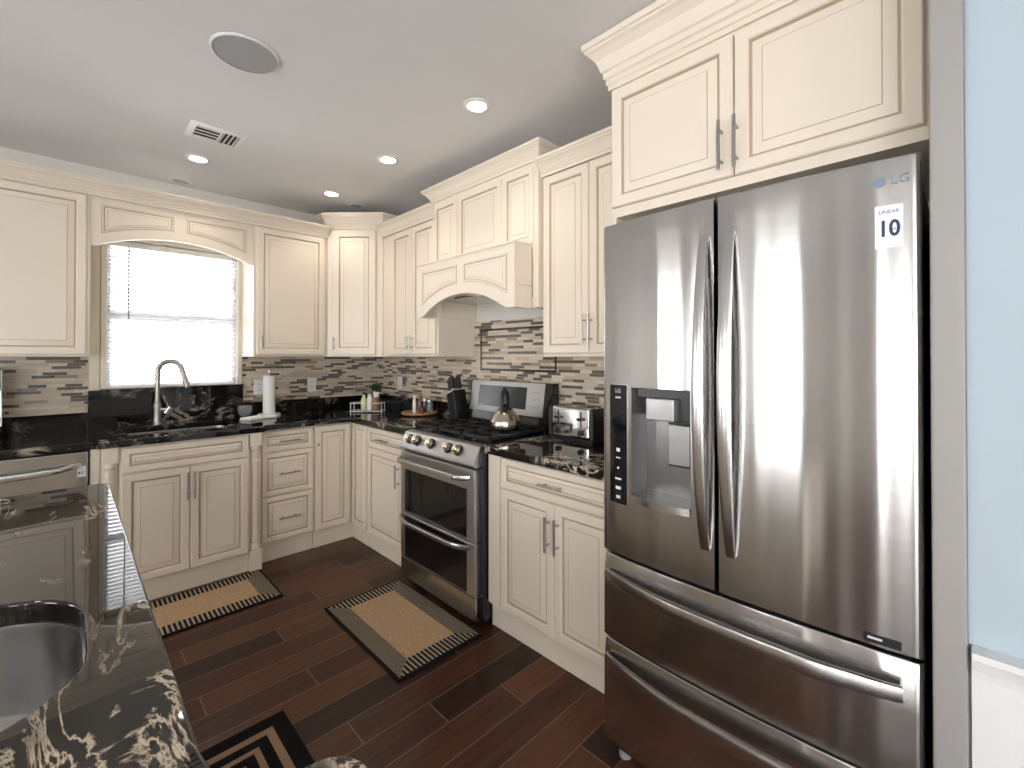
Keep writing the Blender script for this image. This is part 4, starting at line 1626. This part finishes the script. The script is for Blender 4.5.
# ================================================================== FAUCET
fa = thing('faucet', 'brushed steel gooseneck pull-down faucet at the window sink', 'faucet', (0.434, 3.800, CT))
mb = MB()
mb.lathe([(0.030, 0.0005), (0.030, 0.006), (0.024, 0.012), (0.021, 0.05), (0.021, 0.10), (0.024, 0.115), (0.022, 0.135), (0.016, 0.15), (0.0, 0.15)], (0, 0, 0), 24)
mb.build('base', M['faucet'], fa)
mb = MB()
dirv = Vector((0.75, -0.66, 0)).normalized()
pts = [Vector((0, 0, 0.145)), Vector((0, 0, 0.22)), Vector((0, 0, 0.340))]
R = 0.080
for k in range(1, 17):
    a = PI - PI * k / 16 * 0.93
    pts.append(dirv * (R + R * math.cos(a)) + Vector((0, 0, 0.340 + R * math.sin(a))))
last = pts[-1]
tan = (pts[-1] - pts[-2]).normalized()
pts.append(last + tan * 0.03)
mb.tube(pts, 0.0150, 14)
mb.build('spout', M['faucet'], fa)
mb = MB()
p0 = pts[-1]
mb.cyl(p0 - tan * 0.004, p0 + tan * 0.085, 0.0145, 16, 0, 0.0185)
mb.cyl(p0 + tan * 0.085, p0 + tan * 0.090, 0.0175, 16, 0, 0.0155)
mb.build('spray_head', M['faucet'], fa)
mb = MB()
e = Vector((0.055, -0.030, 0.095))
mb.cyl((0, 0, 0.10), e, 0.011, 14)
mb.cyl(e - Vector((0.012, -0.006, 0.022)), e + Vector((0.012, -0.006, 0.02)), 0.016, 16)
mb.tube([e + Vector((0, 0, 0.01)), e + Vector((-0.012, 0.0, 0.05)), e + Vector((-0.028, 0.004, 0.095))], [0.008, 0.007, 0.006], 10)
mb.build('lever', M['chrome'], fa)

# ================================================================== COUNTER ITEMS
# paper towel holder
pt = thing('paper_towel_holder', 'white paper towel roll on an upright holder right of the sink', 'paper towel holder', (1.100, 3.745, CT))
mb = MB(); mb.lathe([(0.080, 0.0005), (0.080, 0.012), (0.074, 0.018), (0.0, 0.018)], (0, 0, 0), 36); mb.build('base', M['ceramic'], pt)
mb = MB(); mb.lathe([(0.016, 0.0185), (0.041, 0.0185), (0.042, 0.022), (0.042, 0.303), (0.040, 0.306), (0.016, 0.306)], (0, 0, 0), 32, cap=False); mb.build('paper_roll', M['paper'], pt)
mb = MB(); mb.cyl((0, 0, 0.017), (0, 0, 0.332), 0.006, 10); mb.lathe([(0.0, 0.330), (0.009, 0.335), (0.009, 0.343), (0.0, 0.351)], (0, 0, 0), 12); mb.build('post', M['chrome'], pt)
# folded cloth
mb = MB()
for k, (w, h) in enumerate(((0.072, 0.05), (0.068, 0.046))):
    mb.box(-w, w, -h, h, 0.0006 + k * 0.010, 0.010 + k * 0.010, bevel=0.004)
o = mb.build('folded_cloth', M['paper']); o.location = (0.955, 3.60, CT); o.rotation_euler = (0, 0, 0.5)
tag(o, 'folded white dishcloth lying on the counter right of the sink', 'cloth')
mb = MB(); mb.box(-0.05, 0.05, -0.035, 0.035, 0.0006, 0.026, bevel=0.008)
o = mb.build('sponge', M['ceramic']); o.location = (1.055, 3.600, CT); o.rotation_euler = (0, 0, -0.2)
tag(o, 'white sponge on the counter in front of the paper towels', 'sponge')
# glass bowl
mb = MB(); mb.lathe([(0.0, 0.001), (0.024, 0.001), (0.028, 0.006), (0.044, 0.03), (0.050, 0.06), (0.047, 0.085), (0.044, 0.085), (0.046, 0.06), (0.040, 0.032), (0.022, 0.010), (0.0, 0.009)], (0, 0, 0), 28, cap=False)
o = mb.build('glass_bowl', M['jar_glass']); o.location = (0.950, 3.800, CT); tag(o, 'small round clear glass bowl left of the paper towels', 'bowl')


def outlet(name, loc, rz, label):
    t = thing(name, label, 'outlet', loc, rz, None)
    mb = MB(); mb.box(-0.036, 0.036, -0.007, -0.0005, -0.058, 0.058, bevel=0.003); mb.build('cover_plate', M['white_plastic'], t)
    for z in (-0.022, 0.022):
        mb = MB(); mb.box(-0.016, 0.016, -0.009, -0.0072, z - 0.015, z + 0.015, bevel=0.001); s = mb.build('socket', M['white_plastic'], t)
        mb = MB()
        for x in (-0.006, 0.006): mb.box(x - 0.0012, x + 0.0012, -0.0094, -0.0091, z - 0.004, z + 0.006)
        mb.build('slot', M['dark'], s)
    return t


outlet('wall_outlet', (1.475, WY - 0.008, 1.135), 0, 'white wall outlet on the window wall left of the corner')
outlet('wall_outlet', (1.070, WY - 0.008, 1.135), 0, 'white wall outlet behind the paper towel roll')
outlet('wall_outlet', (WX - 0.008, 3.53, 1.140), -PI / 2, 'white wall outlet on the stove wall near the corner')

# corner rack with bottles and plant
RX, RY = 1.745, 3.435
rk = thing('wire_rack', 'light wire countertop rack holding bottles in the corner', 'rack', (RX, RY, CT), math.radians(-42))
mb = MB()
hw, hd_ = 0.135, 0.05
for z in (0.012, 0.075):
    P = [(x, y, z) for x, y in rrect(-hw, hw, -hd_, hd_, 0.03, 4)]
    mb.tube(P, 0.0035, 8, closed=True)
for x in (-hw + 0.012, hw - 0.012):
    for y in (-hd_ + 0.002, hd_ - 0.002): mb.cyl((x, y, 0.0005), (x, y, 0.078), 0.0035, 8)
mb.build('frame', M['wire'], rk)
mb = MB()
for k in range(8):
    x = -0.105 + k * 0.030
    mb.cyl((x, -hd_, 0.012), (x, hd_, 0.012), 0.0022, 6)
mb.build('floor_wires', M['wire'], rk)


def in_rack(lx, ly, z=0.0):
    a = math.radians(-42)
    return (RX + lx * math.cos(a) - ly * math.sin(a), RY + lx * math.sin(a) + ly * math.cos(a), CT + z)


def bottle(name, loc, prof, mat, capmat, label, cat):
    t = thing(name, label, cat, loc)
    mb = MB(); mb.lathe(prof, (0, 0, 0), 22); mb.build('body', mat, t)
    r, h = prof[-1]
    mb = MB(); mb.lathe([(r + 0.002, h + 0.0003), (r + 0.002, h + 0.018), (r - 0.001, h + 0.021), (0, h + 0.021)], (0, 0, 0), 18); mb.build('cap', capmat, t)
    return t


ZR = 0.0150
bottle('glass_bottle', in_rack(-0.030, -0.0, ZR), [(0.022, 0), (0.024, 0.004), (0.024, 0.085), (0.014, 0.105), (0.011, 0.125)], M['pale_green'], M['leaf'], 'pale green bottle in the wire rack', 'bottle')
bottle('storage_jar', in_rack(0.016, 0.004, ZR), [(0.018, 0), (0.021, 0.004), (0.021, 0.100), (0.017, 0.108), (0.017, 0.112)], M['ceramic'], M['silver_plastic'], 'white jar in the wire rack between green bottle and brown jar', 'jar')
bottle('storage_jar', in_rack(0.068, 0.0, ZR), [(0.030, 0), (0.034, 0.004), (0.035, 0.075), (0.030, 0.084), (0.030, 0.086)], M['brown'], M['brown'], 'brown ceramic jar in the wire rack under the plant', 'jar')
pp = thing('potted_plant', 'small green leafy plant in a cream pot on the brown jar', 'plant', in_rack(0.068, 0.0, ZR + 0.1072))
mb = MB(); mb.lathe([(0.0, 0.0), (0.020, 0.0), (0.027, 0.040), (0.025, 0.040), (0.022, 0.034), (0.0, 0.034)], (0, 0, 0), 20, cap=False); mb.build('pot', M['ceramic'], pp)
mb = MB()
rnd = random.Random(3)
for k in range(90):
    th = rnd.random() * 2 * PI; ph = rnd.uniform(-0.2, 1.5)
    rr = 0.045 * rnd.uniform(0.5, 1.0)
    c = Vector((rr * math.cos(ph) * math.cos(th), rr * math.cos(ph) * math.sin(th), 0.062 + rr * math.sin(ph)))
    d = Vector((rnd.uniform(-1, 1), rnd.uniform(-1, 1), rnd.uniform(-0.2, 1))).normalized()
    s = d.orthogonal().normalized()
    L, w = 0.020, 0.009
    mb.add([c - d * L, c + s * w, c + d * L, c - s * w + d.cross(s) * 0.003], [(0, 1, 2, 3)])
mb.cyl((0, 0, 0.034), (0, 0, 0.07), 0.004, 6)
mb.build('foliage', M['leaf'], pp)

# stack of dark bowls between rack and board
for k in range(3):
    mb = MB()
    mb.lathe([(0.0, 0.001), (0.035, 0.001), (0.038, 0.006), (0.070, 0.034), (0.078, 0.046), (0.075, 0.046), (0.066, 0.036), (0.034, 0.010), (0.0, 0.009)], (0, 0, 0), 30, cap=False)
    o = mb.build('bowl', M['dark_ceramic']); o.location = (1.93, 3.30, CT + k * 0.018)
    tag(o, ['dark glazed bowl at the bottom of the stack behind the wooden board', 'dark glazed bowl in the middle of the stack behind the wooden board', 'dark glazed bowl at the top of the stack behind the wooden board'][k], 'bowl', 'stacked dark bowls in the corner')

# round wooden board with things on it
BX, BY = 1.945, 2.985
wb = thing('lazy_susan', 'round wooden lazy susan left of the knife block', 'lazy susan', (BX, BY, CT))
mb = MB(); mb.lathe([(0.06, 0.0005), (0.06, 0.008), (0.0, 0.008)], (0, 0, 0), 30); mb.build('foot', M['black'], wb)
mb = MB(); mb.lathe([(0.0, 0.0082), (0.132, 0.0082), (0.140, 0.013), (0.140, 0.023), (0.134, 0.027), (0.126, 0.023), (0.0, 0.022)], (0, 0, 0), 44, cap=False); mb.build('tray', M['board'], wb)
ZB = CT + 0.0225
bottle('slim_bottle', (BX - 0.055, BY - 0.015, ZB), [(0.013, 0), (0.015, 0.004), (0.014, 0.085), (0.010, 0.10), (0.009, 0.115)], M['ceramic'], M['ceramic'], 'slim white bottle standing on the wooden lazy susan', 'bottle')
bottle('spice_jar', (BX + 0.035, BY - 0.020, ZB), [(0.024, 0), (0.026, 0.004), (0.026, 0.075), (0.022, 0.084)], M['dark_ceramic'], M['nickel'], 'dark glass jar on the middle of the wooden lazy susan', 'jar')
bottle('spice_jar', (BX + 0.035, BY - 0.085, ZB), [(0.022, 0), (0.024, 0.004), (0.024, 0.072), (0.020, 0.08)], M['jar_glass'], M['nickel'], 'clear glass jar with metal lid at the right side of the wooden lazy susan', 'jar')
bottle('spice_jar', (BX - 0.020, BY - 0.065, ZB), [(0.015, 0), (0.017, 0.003), (0.017, 0.022), (0.014, 0.026)], M['red'], M['red'], 'tiny dark red pot at the front of the wooden lazy susan', 'jar')
bottle('glass_bottle', (BX + 0.040, BY + 0.050, ZB), [(0.022, 0), (0.024, 0.004), (0.024, 0.08), (0.012, 0.10), (0.010, 0.12)], M['brown'], M['board'], 'brown bottle at the back of the wooden lazy susan', 'bottle')

# knife block
kb = thing('knife_block', 'black slanted knife block with steel side beside the range', 'knife block', (1.985, 2.560, CT), math.radians(-90))
mb = MB()
# side profile in local (x across the wall, z); leans towards the corner
prof = [(-0.016, 0.0008), (0.058, 0.0008), (0.062, 0.03), (0.016, 0.215), (-0.058, 0.180), (-0.020, 0.05)]
mb.prism(prof, 'y', -0.055, 0.055, bevel=0.004)
mb.build('block', M['black'], kb)
mb = MB(); mb.prism([(-0.0265, 0.052), (-0.0225, 0.052), (-0.0605, 0.178), (-0.0645, 0.178)], 'y', -0.053, 0.053); o = mb.build('side_plate', M['steel_plain'], kb); o['label'] = 'bright steel side plate'
lean = Vector((-0.045, 0, 0.160)).normalized()
slots = [(u, v) for u in (-0.042, -0.022, -0.002) for v in (-0.036, -0.012, 0.012, 0.036)]
for i, (u, v) in enumerate(slots):
    zz = 0.180 + (u + 0.058) / 0.074 * 0.035
    p = Vector((u, v, zz + 0.003))
    kn = thing('kitchen_knife', 'black-handled kitchen knife standing in the knife block', 'knife', (0, 0, 0), 0, 'knives in the knife block')
    Mx = Matrix.Translation((1.985, 2.560, CT)) @ Matrix.Rotation(math.radians(-90), 4, 'Z')
    P0 = Mx @ p
    D = (Mx.to_3x3() @ lean)
    kn.location = P0
    L = 0.092 + 0.012 * ((i * 7) % 3)
    mb = MB(); mb.cyl(D * 0.001, D * 0.014, 0.008, 10); mb.build('bolster', M['chrome'], kn)
    mb = MB(); mb.cyl(D * 0.0142, D * L * 0.55, 0.0085, 10, 0, 0.0075); mb.cyl(D * L * 0.55, D * L, 0.0075, 10, 0, 0.0090); mb.build('handle', M['black'], kn)

# kettle
kt = thing('tea_kettle', 'steel tea kettle with black handle on the back right burner', 'kettle', (1.800, 1.880, 0.9525), math.radians(26))
mb = MB()
mb.lathe([(0.0, 0.0), (0.072, 0.0), (0.084, 0.008), (0.090, 0.030), (0.086, 0.060), (0.070, 0.090), (0.048, 0.110), (0.040, 0.115), (0.0, 0.116)], (0, 0, 0), 40)
mb.build('body', M['kettle'], kt)
mb = MB(); mb.lathe([(0.040, 0.1162), (0.034, 0.124), (0.014, 0.128), (0.008, 0.132), (0.012, 0.142), (0.008, 0.150), (0.0, 0.151)], (0, 0, 0), 28); mb.build('lid', M['black'], kt)
mb = MB(); mb.cyl((0.060, 0, 0.060), (0.112, 0, 0.108), 0.019, 16, 0, 0.011); mb.build('spout', M['kettle'], kt)
mb = MB()
pts = [(0.062, 0, 0.096)]
for k in range(1, 12):
    a = PI * k / 12
    pts.append((0.056 * math.cos(a), 0, 0.125 + 0.105 * math.sin(a)))
pts.append((-0.062, 0, 0.096))
mb.tube(pts, [0.005] + [0.008 + 0.005 * math.sin(PI * k / 12) for k in range(1, 12)] + [0.005], 12)
mb.build('handle', M['black'], kt)

# toaster
ta = thing('toaster', 'chrome four-slice toaster with black ends beside the refrigerator', 'toaster', (1.995, 1.500, CT), -PI / 2)
mb = MB(); mb.box(-0.128, 0.128, -0.082, 0.078, 0.014, 0.182, bevel=0.018, seg=4); mb.build('body', M['chrome'], ta)
for x in (-0.150, 0.129):
    mb = MB(); mb.box(x, x + 0.022, -0.084, 0.080, 0.012, 0.178, bevel=0.010, seg=4); mb.build('end_cap', M['black'], ta)
mb = MB(); mb.box(-0.14, 0.14, -0.075, 0.070, 0.0006, 0.0135, bevel=0.004); mb.build('foot_base', M['black'], ta)
mb = MB()
for x in (-0.062, 0.062):
    for y in (-0.034, 0.030): mb.box(x - 0.055, x + 0.055, y - 0.012, y + 0.012, 0.1822, 0.1832)
mb.build('slot', M['dark'], ta)
mb = MB()
for x in (-0.075, 0.075):
    mb.lathe([(0.016, 0), (0.015, -0.012), (0.0, -0.013)], (x, -0.0822, 0.05), 20, axis='y')
    mb.box(x - 0.016, x + 0.016, -0.104, -0.0822, 0.115, 0.128, bevel=0.004)
mb.build('control', M['black'], ta)
mb = MB()
for x in (-0.075, 0.075): mb.box(x - 0.004, x + 0.004, -0.0832, -0.0822, 0.075, 0.16)
mb.build('lever_slot', M['dark'], ta)

# coffee maker at the left edge
cm = thing('coffee_maker', 'grey and chrome coffee maker at the left edge of the photo', 'coffee maker', (-0.355, 3.640, CT))
mb = MB(); mb.box(-0.110, 0.110, -0.13, 0.14, 0.0006, 0.075, bevel=0.012, seg=3); mb.build('base', M['chrome'], cm)
mb = MB(); mb.box(-0.100, 0.098, 0.02, 0.138, 0.0755, 0.26); mb.build('column', M['black'], cm)
mb = MB(); mb.box(-0.108, 0.108, -0.12, 0.138, 0.2605, 0.385, bevel=0.02, seg=4); mb.build('head', M['grey_plastic'], cm)
mb = MB(); mb.box(0.100, 0.114, -0.02, 0.10, 0.0755, 0.375, bevel=0.005); mb.build('side_trim', M['chrome'], cm)
mb = MB(); mb.lathe([(0.0, 0.077), (0.062, 0.077), (0.068, 0.085), (0.070, 0.17), (0.054, 0.20), (0.054, 0.21), (0.0, 0.212)], (0.0, -0.055, 0), 28); mb.build('carafe', M['jar_glass'], cm)
